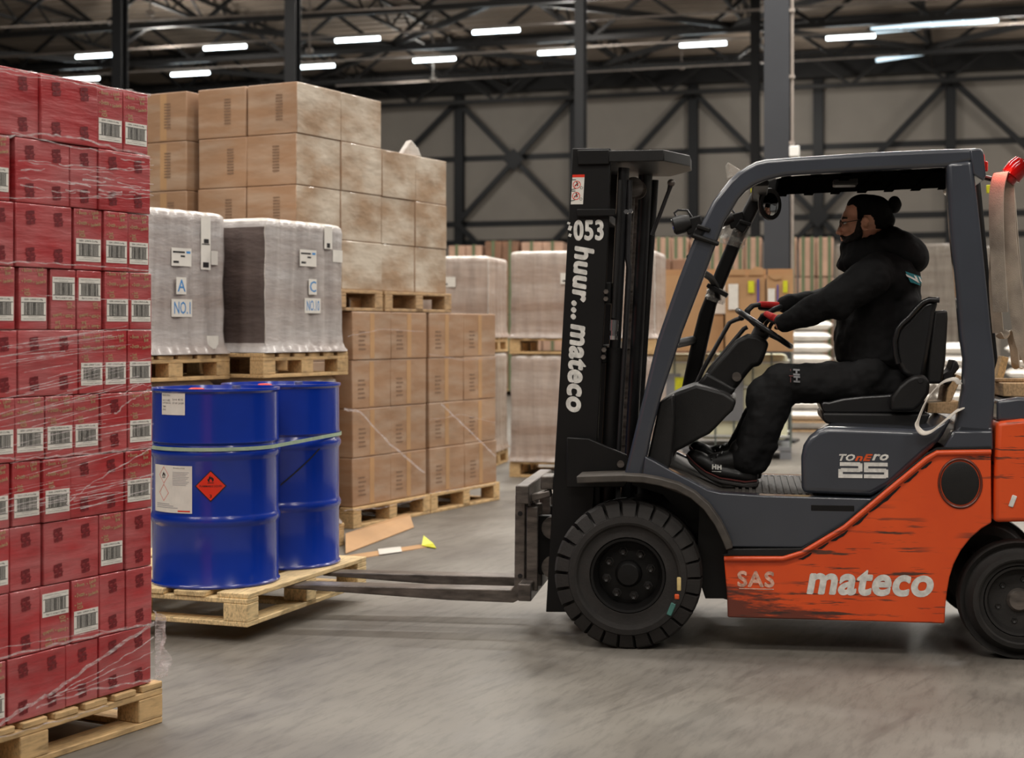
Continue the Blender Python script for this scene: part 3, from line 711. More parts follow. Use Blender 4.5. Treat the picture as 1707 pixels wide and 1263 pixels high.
card_on(dC, yC, zC, 'letter_card', 511, 524, 465, 491, sx=szx, text='C'); card_on(dC, yC, zC, 'number_card', 504, 530.5, 497, 522, sx=szx, text='NO.10')
card_on(dC, yC, zC, 'paper_label', 496, 523.5, 416.5, 444, sx=szx, lines=PL); card_on(dC, yC, zC, 'hanging_tag', 537, 550, 377, 415, sx=szx, lines=[(.3, .05, .4, .2, 1)]); card_on(dC, yC, zC, 'blank_card', 551, 567, 417, 437, sx=szx)
dA, sAx, sAy, sAH = wrapped(rA, aA0, aA1, 1.0, zd - .005, zt, 'white film wrapped rolls marked A NO.1 on the upper level', 'wrapped rolls on the upper level behind the drums', ('wrap', 'wrap_shade'), 1, True, 2)
def yA(px): return G.Q(px, 600, rA)[0] - (aA0 + aA1) / 2
def zA(py, px): return G.Q(px, py, rA)[1] - zd
card_on(dA, yA, zA, 'letter_card', 290, 306.5, 460.5, 489, sx=sAx, text='A'); card_on(dA, yA, zA, 'number_card', 282, 316, 497, 526.5, sx=sAx, text='NO.1')
card_on(dA, yA, zA, 'paper_label', 282, 315, 412, 442, sx=sAx, lines=PL); card_on(dA, yA, zA, 'hanging_tag', 331, 347, 360, 448, sx=sAx, lines=[(.3, .5, .5, .08, 1), (.2, .04, .6, .1, 1), (.1, .47, .8, .02, 1)]); card_on(dA, yA, zA, 'blank_card', 348, 359, 417, 440, sx=sAx)
card_on(dA, yA, zA, 'blank_card', 341, 360, 558, 580, sx=sAx)
pallet(tuple(G.world(rC - .5, (aC0 + aC1) / 2, zb)), G.rz, 1.04, aC1 - aC0 + .03, 'wooden pallet under the wrapped rolls marked C NO.10', 'pallets under the upper wrapped rolls', 'wood', 6, 'x')
pallet(tuple(G.world(rA - .5, (aA0 + aA1) / 2, zb - .005)), G.rz, 1.04, aA1 - aA0 + .01, 'wooden pallet under the wrapped rolls marked A NO.1', 'pallets under the upper wrapped rolls', 'wood', 6, 'x')
wrapped(rC - .03, aC0 + .03, aC1 - .02, .95, .146, zb - .004, 'lower film wrapped rolls beneath the load marked C', 'wrapped rolls on the floor level behind the drums', ('wrap', 'wrap_shade'), 1, True, 3)
wrapped(rA - .03, aA0 + .02, aA1 - .05, .95, .146, zb - .008, 'lower film wrapped rolls beneath the load marked A', 'wrapped rolls on the floor level behind the drums', ('wrap', 'wrap_shade'), 1, True, 4)
pallet(tuple(G.world(rC - .5, (aC0 + aC1) / 2)), G.rz, 1.0, aC1 - aC0, 'wooden pallet on the floor under the C stack of wrapped rolls', None, 'wood', 6, 'x')
pallet(tuple(G.world(rA - .5, (aA0 + aA1) / 2)), G.rz, 1.0, aA1 - aA0, 'wooden pallet on the floor under the A stack of wrapped rolls', None, 'wood', 6, 'x')
# far wrapped rolls left of the mast, two high
G2 = G; G = Frame((0, 0), 12.0)
def farpair(px0, px1, Yc, depth, lab, seed, wide):
    x0 = (px0 - CX) * Yc / FPX; x1 = (px1 - CX) * Yc / FPX; cx = (x0 + x1) / 2
    p = Vector((cx, Yc)); r = p.dot(G.u) + wide / 2; a = p.dot(G.w)
    pallet(tuple(G.world(r - wide / 2, a + depth / 2)), G.rz, wide, depth, 'wooden pallet on the floor under the %s' % lab, None, 'wood', 5, 'x')
    b, sx, sy, H = wrapped(r - .02, a, a + depth, wide - .04, .146, 1.135, 'lower of two film wrapped brown rolls, %s' % lab, 'far wrapped rolls left of the mast', ('wrap_far', 'wrap_far'), 1.4, True, seed)
    pallet(tuple(G.world(r - wide / 2, a + depth / 2, 1.14)), G.rz, wide, depth, 'wooden pallet half way up in the %s' % lab, None, 'wood', 5, 'x')
    b2, sx, sy, H2 = wrapped(r - .02, a, a + depth, wide - .04, 1.286, 2.09, 'upper of two film wrapped rolls, %s' % lab, 'far wrapped rolls left of the mast', ('wrap_far', 'wrap_far'), 1.4, True, seed + 1)
    for bb, hh, zz in ((b, H, .62), (b2, H2, .62)):
        mb = MB(); mb.bx(sx / 2 - wide + .5, sx / 2 - wide + .68, -sy / 2 - .024, -sy / 2 - .02, hh * zz, hh * zz + .1, 0); mb.bx(sx / 2 - wide + .52, sx / 2 - wide + .6, -sy / 2 - .026, -sy / 2 - .024, hh * zz + .02, hh * zz + .035, 1); mb.build('paper_label', [MT['paper'], MT['ink']], bb, smooth=0)
farpair(842, 1098, 14.3, .9, 'pair right behind the mast', 20, 1.36)
farpair(640, 826, 15.4, .9, 'pair beyond the brown cartons', 30, 1.0)
G = G2
# ---------------------------------------------------------------- blue drums on a lifted pallet
D = Frame((0, 0), 20.0)
dz = .072
d1 = Vector((-1.358, 7.15)); d2 = Vector((-1.140, 7.70))
mid = (d1 + d2) / 2
u0, w0 = mid.dot(D.u), mid.dot(D.w)
# pallet: right edge and near end
r_edge = d1.dot(D.u) + .335; a_near = d1.dot(D.w) - .30
pallet(tuple(D.world(r_edge - .6, a_near + .6, dz)), D.rz, 1.2, 1.2, 'fresh pale wooden pallet lifted on the forks under the blue drums', None, 'wood_new', 6, 'y')
MT['blue'] = M('blue_drum_enamel', (4, 46, 150), .26, 0, .6, .05, 3)
MT['haz'] = M('red_hazard_sticker', (222, 50, 26), .4, 0, .2, .03, 8)
MT['strap_green'] = M('pale_green_strap', (164, 184, 158), .45, 0, .1, .06, 30)
MT['steel_bright'] = M('bright_steel', (170, 172, 176), .3, .9, 0, .1, 20)
DR, DH = .2875, .88
def drum(p, label, rot):
    o = thing('steel_drum', label, 'drum', (p.x, p.y, dz + .147), rot, 'blue steel drums on the lifted pallet')
    r = DR; prof = [(0, .012), (r - .012, .012), (r - .008, 0), (r + .003, 0), (r + .005, .008), (r - .003, .018)]
    for hc in (.295, .59):
        prof += [(r - .003, hc - .03), (r, hc - .02), (r + .0065, hc - .008), (r + .0065, hc + .008), (r, hc + .02), (r - .003, hc + .03)]
        prof += [(r - .006, hc + .04), (r + .001, hc + .052), (r - .002, hc + .066)] if hc > .5 else []
    prof += [(r - .003, DH - .02), (r + .006, DH - .01), (r + .004, DH), (r - .008, DH), (r - .012, DH - .014), (0, DH - .012)]
    mb = MB(); mb.lathe(prof, n=64); mb.build('drum_body', MT['blue'], o, smooth=40)
    mb = MB(); mb.lathe([(0, 0), (.035, 0), (.035, .012), (.025, .016), (0, .016)], (-.05, -.19, DH - .0125), n=20); mb.build('bung', MT['haz'], o)
    mb = MB(); mb.lathe([(0, 0), (.02, 0), (.02, .012), (0, .013)], (.06, .19, DH - .0125), n=16); mb.build('bung', MT['steel_bright'], o)
    return o
o1 = drum(d1, 'blue steel drum in front with hazard stickers and paper labels', 0)
o2 = drum(d2, 'blue steel drum behind the labelled one, without stickers', 0)
def dmap(rot0, off=-.0012):
    def f(s, z): a = rot0 + s / DR; return Vector(((DR + off) * math.cos(a), (DR + off) * math.sin(a), z))
    return f
def dpatch(mb, f, s0, s1, z0, z1, mi=0, n=14, corners=None):
    """curved patch; corners given = diamond (s, z half widths)"""
    vs = []; fs = []
    for i in range(n + 1):
        for j in range(2): s = s0 + (s1 - s0) * i / n; vs.append(f(s, z0 if j == 0 else z1))
    fs = [(2 * i, 2 * i + 2, 2 * i + 3, 2 * i + 1) for i in range(n)]
    mb.add(vs, fs, mi)
def diamond(mb, f, sc, zc, h, mi, n=14):
    vs = []
    for i in range(n + 1):
        s = -h + 2 * h * i / n; k = h - abs(s); vs += [f(sc + s, zc - k - 1e-5), f(sc + s, zc + k + 1e-5)]
    mb.add(vs, [(2 * i, 2 * i + 2, 2 * i + 3, 2 * i + 1) for i in range(n)], mi)
def flame(mb, f, s, z, k, mi):
    pts = [(-.35, .02), (-.5, .3), (-.42, .55), (-.3, .42), (-.28, .75), (-.05, 1.05), (-.02, .8), (.1, .72), (.18, .92), (.3, .6), (.42, .66), (.5, .3), (.35, .02), (.2, .0), (.26, .24), (.1, .36), (.06, .55), (-.08, .4), (-.2, .25), (-.12, .0)]
    mb.add([f(s + x * k, z + y * k) for x, y in pts], [tuple(range(len(pts)))], mi)
    dpatch(mb, f, s - .5 * k, s + .5 * k, z - .2 * k, z - .1 * k, mi, 3)
# angle of a photo column on the front drum
def dang(px, p=d1):
    best = None
    for i in range(2000):
        a = -math.pi + math.pi * i / 2000 ; q = Vector((p.x + DR * math.cos(a), p.y + DR * math.sin(a)))
        e = abs(CX + q.x / q.y * FPX - px)
        nrm = Vector((math.cos(a), math.sin(a)))
        if nrm.dot(-q) > 0 and (best is None or e < best[0]): best = (e, a, q.y)
    return best[1], best[2]
def dz_of(py, Yq): return CAMH - (py - HY) * Yq / FPX - dz - .1445
a_, yq = dang(351); f = dmap(a_)
mb = MB(); zc = dz_of(811, yq); h = .07
diamond(mb, f, 0, zc, h, 1); f2 = dmap(a_, -.0006); diamond(mb, f2, 0, zc, h - .006, 0); f3 = dmap(a_, 0)
flame(mb, f3, 0, zc + .018, .028, 1)
put_text(mb, 'FLAMMABLE LIQUID', None, None, None, .098, .010, 1, fn=lambda x, y: f3(x - .049, zc - .006 + y), off=.01); put_text(mb, '3', None, None, None, .01, .015, 1, fn=lambda x, y: f3(x - .005, zc - .052 + y), off=.01)
mb.build('hazard_sticker', [MT['haz'], MT['ink']], o1, smooth=0)
a0, y0 = dang(258.5); a1, y1 = dang(320); f = dmap(a1); L = (a1 - a0) * DR
mb = MB(); za, zb_ = dz_of(857, y1), dz_of(778, y1); dpatch(mb, f, -L, 0, za, zb_, 0); f3 = dmap(a1, -.0004)
for zc_ in (za + .152, za + .098, za + .06):
    pass
sc = -L * .66
for zz in (zb_ - .044, zb_ - .044 - .078):
    for (sa, sb) in ((1, 1), (1, -1), (-1, 1), (-1, -1)):
        pts = [(sc + sa * .034, zz), (sc, zz + sb * .038), (sc, zz + sb * .0352), (sc + sa * .0315, zz)]
        mb.add([f3(*p) for p in pts], [(0, 1, 2, 3)], 1)
flame(mb, f3, sc, zb_ - .052, .022, 2)
for k in range(9): dpatch(mb, f3, -L * .42, -L * (.06 + .03 * (k % 3)), zb_ - .03 - k * .007, zb_ - .0275 - k * .007, 3, 3)
for k in range(3): dpatch(mb, f3, -L * .9, -L * (.3 + .1 * k), za + .02 + k * .008, za + .023 + k * .008, 3, 4)
put_text(mb, 'Butylacetat', None, None, None, .06, .006, 2, fn=lambda x, y: f3(-L * .4 + x, zb_ - .014 + y)); dpatch(mb, f3, -L * .3, -L * .04, za + .006, za + .012, 1, 4)
MT['grey_ink'] = M('grey_print', (168, 166, 170), .5, 0, 0, .02, 5)
mb.build('chemical_label', [MT['paper'], MT['haz'], MT['ink'], MT['grey_ink']], o1, smooth=0)
a0, y0 = dang(269.5); a1, y1 = dang(308); f = dmap(a1); L = (a1 - a0) * DR
mb = MB(); za, zb_ = dz_of(693, y1), dz_of(656, y1); dpatch(mb, f, -L, 0, za, zb_, 0, 6); f3 = dmap(a1, -.0004)
for (s0, s1, zz, tt) in ((.06, .42, .84, 'PRODUCT NO'), (.06, .42, .62, '100 11 872'), (.52, .92, .66, '216 KG'), (.06, .44, .5, 'LOT 04 512'), (.52, .95, .5, '17 09 2024'), (.06, .22, .34, 'TARA'), (.06, .22, .2, 'GROSS')):
    put_text(mb, tt, None, None, None, L * (s1 - s0), (zb_ - za) * .08, 1, fn=lambda x, y: f3(-L * (1 - s0) + x, za + (zb_ - za) * zz + y), res=1)
mb.build('paper_label', [MT['paper'], MT['ink']], o1, smooth=0)
f = dmap(dang(507, d2)[0], .0006); mb = MB(); vs = []
for i in range(9):
    s_ = -.115 + .23 * i / 8; vs += [f(s_, .40 + .19 * i / 8), f(s_, .409 + .19 * i / 8)]
mb.add(vs, [(2 * i, 2 * i + 2, 2 * i + 3, 2 * i + 1) for i in range(8)]); mb.build('black_band', MT['ink'], o2, smooth=0)
# green strap round both drums
axis = (d2 - d1).normalized(); perp = Vector((axis.y, -axis.x)); pts = []
rs = DR + .0085; zs = dz + .1445 + .622
for i in range(25): a = math.pi / 2 - math.pi * i / 24; pts.append(Vector((*(d2 + rs * (math.cos(a) * axis + math.sin(a) * -perp)), zs + .012)))
pts2 = []
for i in range(25): a = -math.pi / 2 - math.pi * i / 24; pts2.append(Vector((*(d1 + rs * (math.cos(a) * axis + math.sin(a) * -perp)), zs - .004)))
pts = pts + pts2; pts.append(pts[0])
mb = MB(); mb.ribbon([p - Vector((mid.x, mid.y, zs)) for p in pts], .016, .0015, (0, 0, 1)); tag(mb.build('green_strap', MT['strap_green'], None, 0, 2, 35, (mid.x, mid.y, zs)), 'pale green plastic strap stretched round both blue drums', 'strap')
# ---------------------------------------------------------------- litter on the floor
def gp(px, py): Y = CAMH * FPX / (py - HY); return Vector(((px - CX) * Y / FPX, Y, 0))
p = [gp(560, 925), gp(575, 915), gp(682, 884), gp(690, 876), gp(680, 868)]
c = gp(630, 895); mb = MB()
P = [gp(576, 924) - c, gp(690, 880) - c, gp(684, 872) - c, gp(576, 906) - c]
mb.add([q + Vector((0, 0, z)) for q, z in zip(P, (.003, .003, .05, .06))] + [q + Vector((0, 0, z + .005)) for q, z in zip(P, (.003, .003, .05, .06))], [(3, 2, 1, 0), (4, 5, 6, 7), (0, 1, 5, 4), (1, 2, 6, 5), (2, 3, 7, 6), (3, 0, 4, 7)])
o = thing('cardboard_scrap', 'torn flat strip of brown cardboard on the floor beside the brown cartons', 'cardboard', c)
mb.build('strip', MT['card_plain'], o, smooth=0)
mb = MB(); Q_ = [gp(576, 906) - c, gp(684, 872) - c, gp(678, 866) - c, gp(576, 902) - c]
mb.add([q + Vector((0, 0, z)) for q, z in zip(Q_, (.06, .05, .04, .03))] + [q + Vector((0, 0, z + .006)) for q, z in zip(Q_, (.06, .05, .04, .03))], [(3, 2, 1, 0), (4, 5, 6, 7), (0, 1, 5, 4), (1, 2, 6, 5), (2, 3, 7, 6), (3, 0, 4, 7)]); mb.build('fold', MT['card_plain'], o, smooth=0)
MT['yellow'] = M('yellow_film', (206, 206, 40), .4, 0, .2, .06, 20)
c = gp(640, 918); o = thing('paper_strip', 'long thin brown strip with a white patch and yellow end on floor', 'litter', c)
mb = MB(); mb.add([q - c + Vector((0, 0, .004)) for q in (gp(560, 938), gp(560, 929), gp(716, 906), gp(720, 911))] + [q - c for q in (gp(560, 938), gp(560, 929), gp(716, 906), gp(720, 911))], [(0, 3, 2, 1), (4, 5, 6, 7), (0, 1, 5, 4), (1, 2, 6, 5), (2, 3, 7, 6), (3, 0, 4, 7)]); mb.build('strip', MT['card_plain'], o, smooth=0)
mb = MB(); mb.add([q - c + Vector((0, 0, .009)) for q in (gp(632, 926), gp(630, 917), gp(668, 913), gp(670, 921))], [(0, 3, 2, 1)]); mb.build('white_patch', MT['paper'], o, smooth=0).modifiers.new('t', 'SOLIDIFY').thickness = .004
mb = MB(); mb.add([q - c + Vector((0, 0, z)) for q, z in ((gp(703, 911), .01), (gp(727, 915), .008), (gp(722, 908), .012), (gp(706, 905), .05))], [(0, 1, 2), (0, 2, 3)]); mb.build('yellow_end', MT['yellow'], o, smooth=0).modifiers.new('t', 'SOLIDIFY').thickness = .004

# ---------------------------------------------------------------- goods far behind the cab
MT['ibc'] = M('cream_plastic_tank', (238, 236, 204), .45, 0, .1, .05, 2)
MT['cage'] = M('grey_cage_bars', (122, 132, 128), .4, .5, 0, .05, 5)
MT['cage_pale'] = M('pale_cage_bars', (206, 208, 204), .4, .3, 0, .05, 5)
MT['purple'] = M('violet_label', (70, 66, 150), .5, 0, 0, .05, 5)
MT['sack'] = M('white_sack', (238, 234, 228), .55, 0, .1, .05, 6, None, .3, 30)
MT['pillar_grey'] = M('grey_plate', (128, 130, 134), .5, 0, 0, .04, 5)
N = Frame((0, 0), 10.0)
def loc_n(px, Y): return Vector(((px - CX) * Y / FPX, Y, 0))
def ibc(px, Y, label, plate=None, seed=0):
    o = thing('bulk_tank', label, 'tank', loc_n(px, Y), N.rz, 'caged bulk tanks behind the cab')
    mb = MB(); mb.bx(-.46, .46, -.4, .4, .2, 1.1); mb.build('tank', MT['ibc'], o, .06, 3)
    mb = MB(); mb.lathe([(0, 0), (.1, 0), (.1, .03), (0, .03)], (0, 0, 1.1), n=18); mb.build('cap', MT['ink'], o)
    for z in (.24, .5, .76, 1.02):
        mb = MB(); mb.tube([(-.49, -.43, z), (.49, -.43, z), (.49, .43, z), (-.49, .43, z), (-.49, -.43, z)], .014, 6); mb.build('cage_ring', MT['cage_pale'], o)
    for k in range(6):
        x = -.49 + k * .196
        mb = MB(); mb.tube([(x, -.435, .13), (x, -.435, 1.12)], .011, 6); mb.build('cage_bar', MT['cage'], o)
    for k in range(1, 5):
        y = -.43 + k * .172
        mb = MB(); mb.tube([(.495, y, .13), (.495, y, 1.12)], .011, 6); mb.build('cage_bar', MT['cage'], o)
    mb = MB(); mb.bx(-.5, .5, -.44, .44, .09, .13)
    for x in (-.44, 0, .44):
        for y in (-.38, .38): mb.bx(x - .06, x + .06, y - .05, y + .05, 0, .09)
    mb.build('foot_pallet', MT['pillar_grey'], o, smooth=0)
    mb = MB(); mb.bx(-.38, -.14, -.452, -.446, .62, .88, 0); mb.bx(-.36, -.24, -.455, -.452, .78, .86, 1); mb.build('label', [MT['paper'], MT['purple']], o, smooth=0)
    if plate: mb = MB(); mb.bx(plate, plate + .34, -.452, -.446, .4, .9, 0); mb.build('grey_plate', MT['pillar_grey'], o, smooth=0)
    mb = MB(); mb.bx(.3, .42, -.458, -.452, .66, .86); mb.build('yellow_label', MT['yellow'], o, smooth=0)
ibc(1084, 17.0, 'cream bulk tank in a wire cage seen behind the steering levers', .02)
ibc(1241, 16.9, 'cream bulk tank in a wire cage seen behind the driver\'s knee', -.34)
def gaylord(px0, px1, Y, z0, z1, label, flaps, tags):
    x0, x1 = (px0 - CX) * Y / FPX, (px1 - CX) * Y / FPX; wd = x1 - x0; dp = .8
    o = thing('open_carton', label, 'carton', ((x0 + x1) / 2, Y, z0), N.rz, 'big open brown boxes on the caged tanks'); H = z1 - z0; t = .014
    for nm, b in (('front_panel', (-wd / 2, wd / 2, -dp / 2, -dp / 2 + t)), ('back_panel', (-wd / 2, wd / 2, dp / 2 - t, dp / 2)), ('side_panel', (-wd / 2, -wd / 2 + t, -dp / 2 + t, dp / 2 - t)), ('side_panel', (wd / 2 - t, wd / 2, -dp / 2 + t, dp / 2 - t))):
        mb = MB(); mb.bx(*b, 0, H + (.09 if nm == 'back_panel' else 0)); mb.build(nm, MT['card_plain'], o, smooth=0)
    mb = MB(); mb.bx(-wd / 2 + t, wd / 2 - t, -dp / 2 + t, dp / 2 - t, 0, t); mb.build('bottom_panel', MT['card_plain'], o, smooth=0)
    for (fx0, fx1, hh) in flaps:
        mb = MB(); mb.prism([(fx0, H), (fx1, H), (fx1, H + hh), ((fx0 + fx1) / 2, H + hh * 1.25), (fx0 + .03, H + hh * .8)], -dp / 2 - .02, -dp / 2 - .008); mb.build('flap', MT['card_plain'], o, smooth=0)
    for (tx, tz, tw, th, mm) in tags:
        mb = MB(); mb.bx(tx, tx + tw, -dp / 2 - .026, -dp / 2 - .022, H - tz - th, H - tz); mb.build('label', MT[mm], o, smooth=0)
gaylord(1092, 1208, 16.6, 1.145, 1.93, 'big plain open brown box on the caged tanks behind the cab post', [], [(.24, .1, .15, .3, 'paper')])
gaylord(1212, 1276, 16.3, 1.145, 1.92, 'big open brown box with labels and torn flaps above the steering wheel', [(-.19, .0, .05), (.03, .18, .07)], [(-.17, .09, .1, .26, 'paper'), (.03, .06, .06, .12, 'yellow'), (.12, .04, .02, .24, 'purple')])
gaylord(1279, 1322, 16.2, 1.145, 1.92, 'narrow open brown box with yellow label left of the white sacks', [(-.12, .02, -.04)], [(-.12, .14, .07, .2, 'paper'), (.03, .06, .045, .12, 'yellow'), (-.03, .1, .015, .26, 'purple')])
# sacks on pallets
sack_me = []
for k in range(3):
    mb = MB(); n, m_ = 14, 10; rr = random.Random(50 + k)
    for sgn in (-1, 1):
        for i in range(n + 1):
            for j in range(m_ + 1):
                x = -1 + 2 * i / n; y = -1 + 2 * j / m_; t = max(0, (1 - x ** 4)) ** .5 * max(0, (1 - y ** 4)) ** .5
                mb.v.append((x * .36 * (1 - .06 * (1 - abs(y))), y * .24, .075 + sgn * .072 * t + rr.uniform(-.004, .004) * t))
    q = (n + 1) * (m_ + 1)
    for i in range(n):
        for j in range(m_):
            a = i * (m_ + 1) + j; mb.f.append((a, a + 1, a + m_ + 2, a + m_ + 1)); mb.f.append((q + a, q + a + m_ + 1, q + a + m_ + 2, q + a + 1)); mb.m += [0, 0]
    sack_me.append(mb.mesh('white_sack', MT['sack'], 70))
def sacks(px, Y, layers, cols, where):
    c0 = loc_n(px, Y)
    pallet(tuple(c0), N.rz, .76 * cols, .52, 'wooden pallet on the floor under the white sacks %s' % where, None, 'wood_old', 5, 'x')
    for k in range(layers):
        for i in range(cols):
            off = N.u * ((i - (cols - 1) / 2) * .765 + random.uniform(-.012, .012)); p = Vector((c0.x + off.x, c0.y + off.y, .146 + k * .151))
            o = link('white_sack', sack_me[(k + i) % 3], None, 0, 2, p, N.rz + random.uniform(-.02, .02))
            tag(o, 'plump white sack, %s layer from below, %s from left, %s' % (ORD[k], ORD[i], where), 'sack', 'white sacks stacked %s' % where)
sacks(1390, 21.0, 10, 2, 'behind the driver\'s arms')
sacks(1555, 20.0, 7, 2, 'behind the seat back')
sacks(1728, 19.5, 7, 1, 'beyond the hanging slings')
# far rows of strapped loads against the wall
MT['strap_dkgreen'] = M('green_strapping', (92, 104, 72), .5, 0, 0, .05, 5)
MT['card_far'] = M('far_brown_cardboard', (176, 142, 120), .6, 0, .1, .12, 2)
MT['card_far2'] = M('far_dark_brown_cardboard', (122, 88, 66), .6, 0, .1, .12, 2)
def farload(px0, px1, py1, Y, label, mat, straps, grp, tiers=3):
    x0, x1 = (px0 - CX) * Y / FPX, (px1 - CX) * Y / FPX; wd = x1 - x0 - .04; top = CAMH - (py1 - HY) * Y / FPX
    o = thing('strapped_load', label, 'pallet load', ((x0 + x1) / 2, Y, 0), N.rz, grp)
    mb = MB()
    for xx in (-wd / 2 + .06, 0, wd / 2 - .06): mb.bx(xx - .06, xx + .06, -.4, .4, 0, .1)
    mb.bx(-wd / 2, wd / 2, -.42, .42, .1, .14); mb.build('pallet_base', MT['wood_old'], o, smooth=0)
    h = (top - .14) / tiers
    for k in range(tiers):
        n = max(2, round(wd / .5)); 
        for i in range(n):
            mb = MB(); xa = -wd / 2 + i * wd / n; mb.bx(xa + .008, xa + wd / n - .008, -.41 + random.uniform(0, .02), .41, .142 + k * h, .14 + (k + 1) * h - .012); mb.build('carton', MT[mat if k < tiers - 1 or mat != 'card_far' else mat], o, .015, 1)
    for i in range(straps):
        xx = -wd / 2 + (i + .5) * wd / straps
        mb = MB(); mb.bx(xx - .03, xx + .03, -.425, -.418, .1, top); mb.bx(xx - .03, xx + .03, -.425, .42, top, top + .006); mb.build('strap', MT['strap_dkgreen'], o, smooth=0)
edges = [1092, 1152, 1212, 1272, 1330, 1390]
for i in range(5): farload(edges[i], edges[i + 1], 397, 30 - i * .25, 'far brown load with green straps, %s from left behind the cab' % ORD[i], 'card_far', 4, 'far brown loads with green straps', 4)
farload(1094, 1150, 432, 27.5, 'dark brown far load just right of the mast, in front of strapped loads', 'card_far2', 0, None, 4)
for i, (e0, e1, yt) in enumerate(((752, 812, 410), (812, 872, 403), (872, 945, 404))): farload(e0, e1, yt, 33 - i * .2, 'far brown load peeping over the wrapped rolls, %s from left' % ORD[i], 'card_far' if i != 1 else 'card_far2', 2, 'far loads left of the mast', 4)
edges = [1392, 1460, 1528, 1596, 1664]
MT['grey_load'] = MT['wrap_grey']
for i in range(4):
    Y = 27 - i * .2; x0, x1 = (edges[i] - CX) * Y / FPX, (edges[i + 1] - CX) * Y / FPX; wd = x1 - x0 - .05; top = CAMH + (HY - 408 - 4 * (i % 2)) * Y / FPX
    o = thing('wrapped_load', 'tall grey film wrapped load far behind the driver, %s from left' % ORD[i], 'wrapped load', ((x0 + x1) / 2, Y, 0), N.rz, 'tall grey wrapped loads behind the driver')
    mb = MB(); mb.bx(-wd / 2, wd / 2, -.4, .4, .145, top); mb.build('film_body', MT['wrap_grey'], o, .03, 2)
    mb = MB()
    for k in range(5): xx = -wd / 2 + (k + .5) * wd / 5; mb.bx(xx - .05, xx + .05, -.412, -.4, .2, top - .05)
    mb.build('upright_fold', MT['wrap_grey'], o, .005, 1)
    mb = MB()
    for xx in (-wd / 2 + .06, 0, wd / 2 - .06): mb.bx(xx - .06, xx + .06, -.4, .4, 0, .1)
    mb.bx(-wd / 2, wd / 2, -.41, .41, .1, .143); mb.build('pallet_base', MT['wood_old'], o, smooth=0)
# ================================================================ THE FORKLIFT
K = Frame((.490, 6.622), 8.5)     # u runs to the rear of the truck, w across to its far side
MT['grey'] = M('anthracite_truck_paint', (55, 59, 68), .36, 0, .9, .06, 3)
MT['black'] = M('black_truck_paint', (14, 13, 13), .5, 0, .05, .15, 5, spec=.28)
MT['plastic'] = M('black_moulded_plastic', (22, 21, 21), .5, 0, .05, .12, 30, None, .08, 200, spec=.4)
MT['iron'] = M('worn_fork_steel', (98, 91, 86), .36, .5, 0, .25, 9, (1, 1, 4))
MT['rubber'] = M('black_tyre_rubber', (32, 29, 27), .78, 0, 0, .18, 14, None, .15, 90)
MT['vinyl'] = M('black_seat_vinyl', (22, 22, 24), .34, 0, .25, .1, 20)
MT['chrome'] = M('chrome', (190, 190, 192), .18, 1, 0, .03, 5)
MT['mirror'] = M('mirror_glass', (225, 230, 232), .04, 1, 0, .01, 3)
MT['grip'] = M('ribbed_floor_mat', (58, 54, 50), .7, 0, 0, .15, 12)
MT['decal'] = M('white_decal', (214, 212, 206), .5, 0, .1, .1, 40)
MT['decal_worn'] = M('worn_pale_decal', (206, 160, 140), .55, 0, .1, .2, 60)
MT['orange_ink'] = M('orange_decal', (214, 84, 32), .5, 0, .1, .05, 20)
MT['webbing'] = M('dirty_white_webbing', (172, 160, 146), .8, 0, 0, .2, 7, (1, 1, .7), .3, 260)
def m_orange():
    m, t, b = nt('scuffed_orange_paint')
    n = noise(t, 3, 4); base = ramp(t, n.outputs[0], [(.3, (212, 72, 24)), (.7, (226, 84, 30))]).outputs[0]
    s = noise(t, 5.5, 4, (.55, 1, 9), .7); sc = ramp(t, s.outputs[0], [(.57, (0, 0, 0, 1)), (.61, (1, 1, 1, 1))])
    s2 = noise(t, 2.0, 2); k2 = ramp(t, s2.outputs[0], [(.42, (0, 0, 0, 1)), (.54, (1, 1, 1, 1))])
    mm = t.nodes.new('ShaderNodeMath'); mm.operation = 'MULTIPLY'; t.links.new(sc.outputs[0], mm.inputs[0]); t.links.new(k2.outputs[0], mm.inputs[1])
    c = mixc(t, mm.outputs[0], base, (84, 52, 40))
    # worn black along the lower front sill
    tc = t.nodes.new('ShaderNodeTexCoord'); sp = t.nodes.new('ShaderNodeSeparateXYZ'); t.links.new(tc.outputs['Object'], sp.inputs[0])
    w = noise(t, 7, 5, (.5, 1, 3), .7)
    def math_(op, a, bb):
        q = t.nodes.new('ShaderNodeMath'); q.operation = op
        for i, x in enumerate((a, bb)):
            if isinstance(x, float): q.inputs[i].default_value = x
            else: t.links.new(x, q.inputs[i])
        return q.outputs[0]
    d = math_('ADD', math_('MULTIPLY', sp.outputs[2], 4.6), math_('MULTIPLY', sp.outputs[0], 1.15))
    d = math_('ADD', d, math_('MULTIPLY', w.outputs[0], -1.6))
    k = ramp(t, d, [(.80, (1, 1, 1, 1)), (1.0, (0, 0, 0, 1))])
    c = mixc(t, math_('MULTIPLY', k.outputs[0], .85), c, (52, 38, 34))
    t.links.new(c, b.inputs['Base Color']); b.inputs['Roughness'].default_value = .42; b.inputs['Coat Weight'].default_value = .25; b.inputs['Coat Roughness'].default_value = .2
    return m
MT['orange'] = m_orange()
FK = thing('forklift', 'orange and grey forklift truck driven across the floor, forks forward', 'forklift', (K.O.x, K.O.y, 0), K.rz)
def pp(pts, w): return [K.P(x, y, w) for x, y in pts]
def pr(name, pts, w0, w1, mat, bev=0, wp=None, seg=2, parent=None, smooth=35):
    mb = MB(); mb.prism(pp(pts, w0 if wp is None else wp), w0, w1); return mb.build(name, MT[mat], parent or FK, bev, seg, smooth)
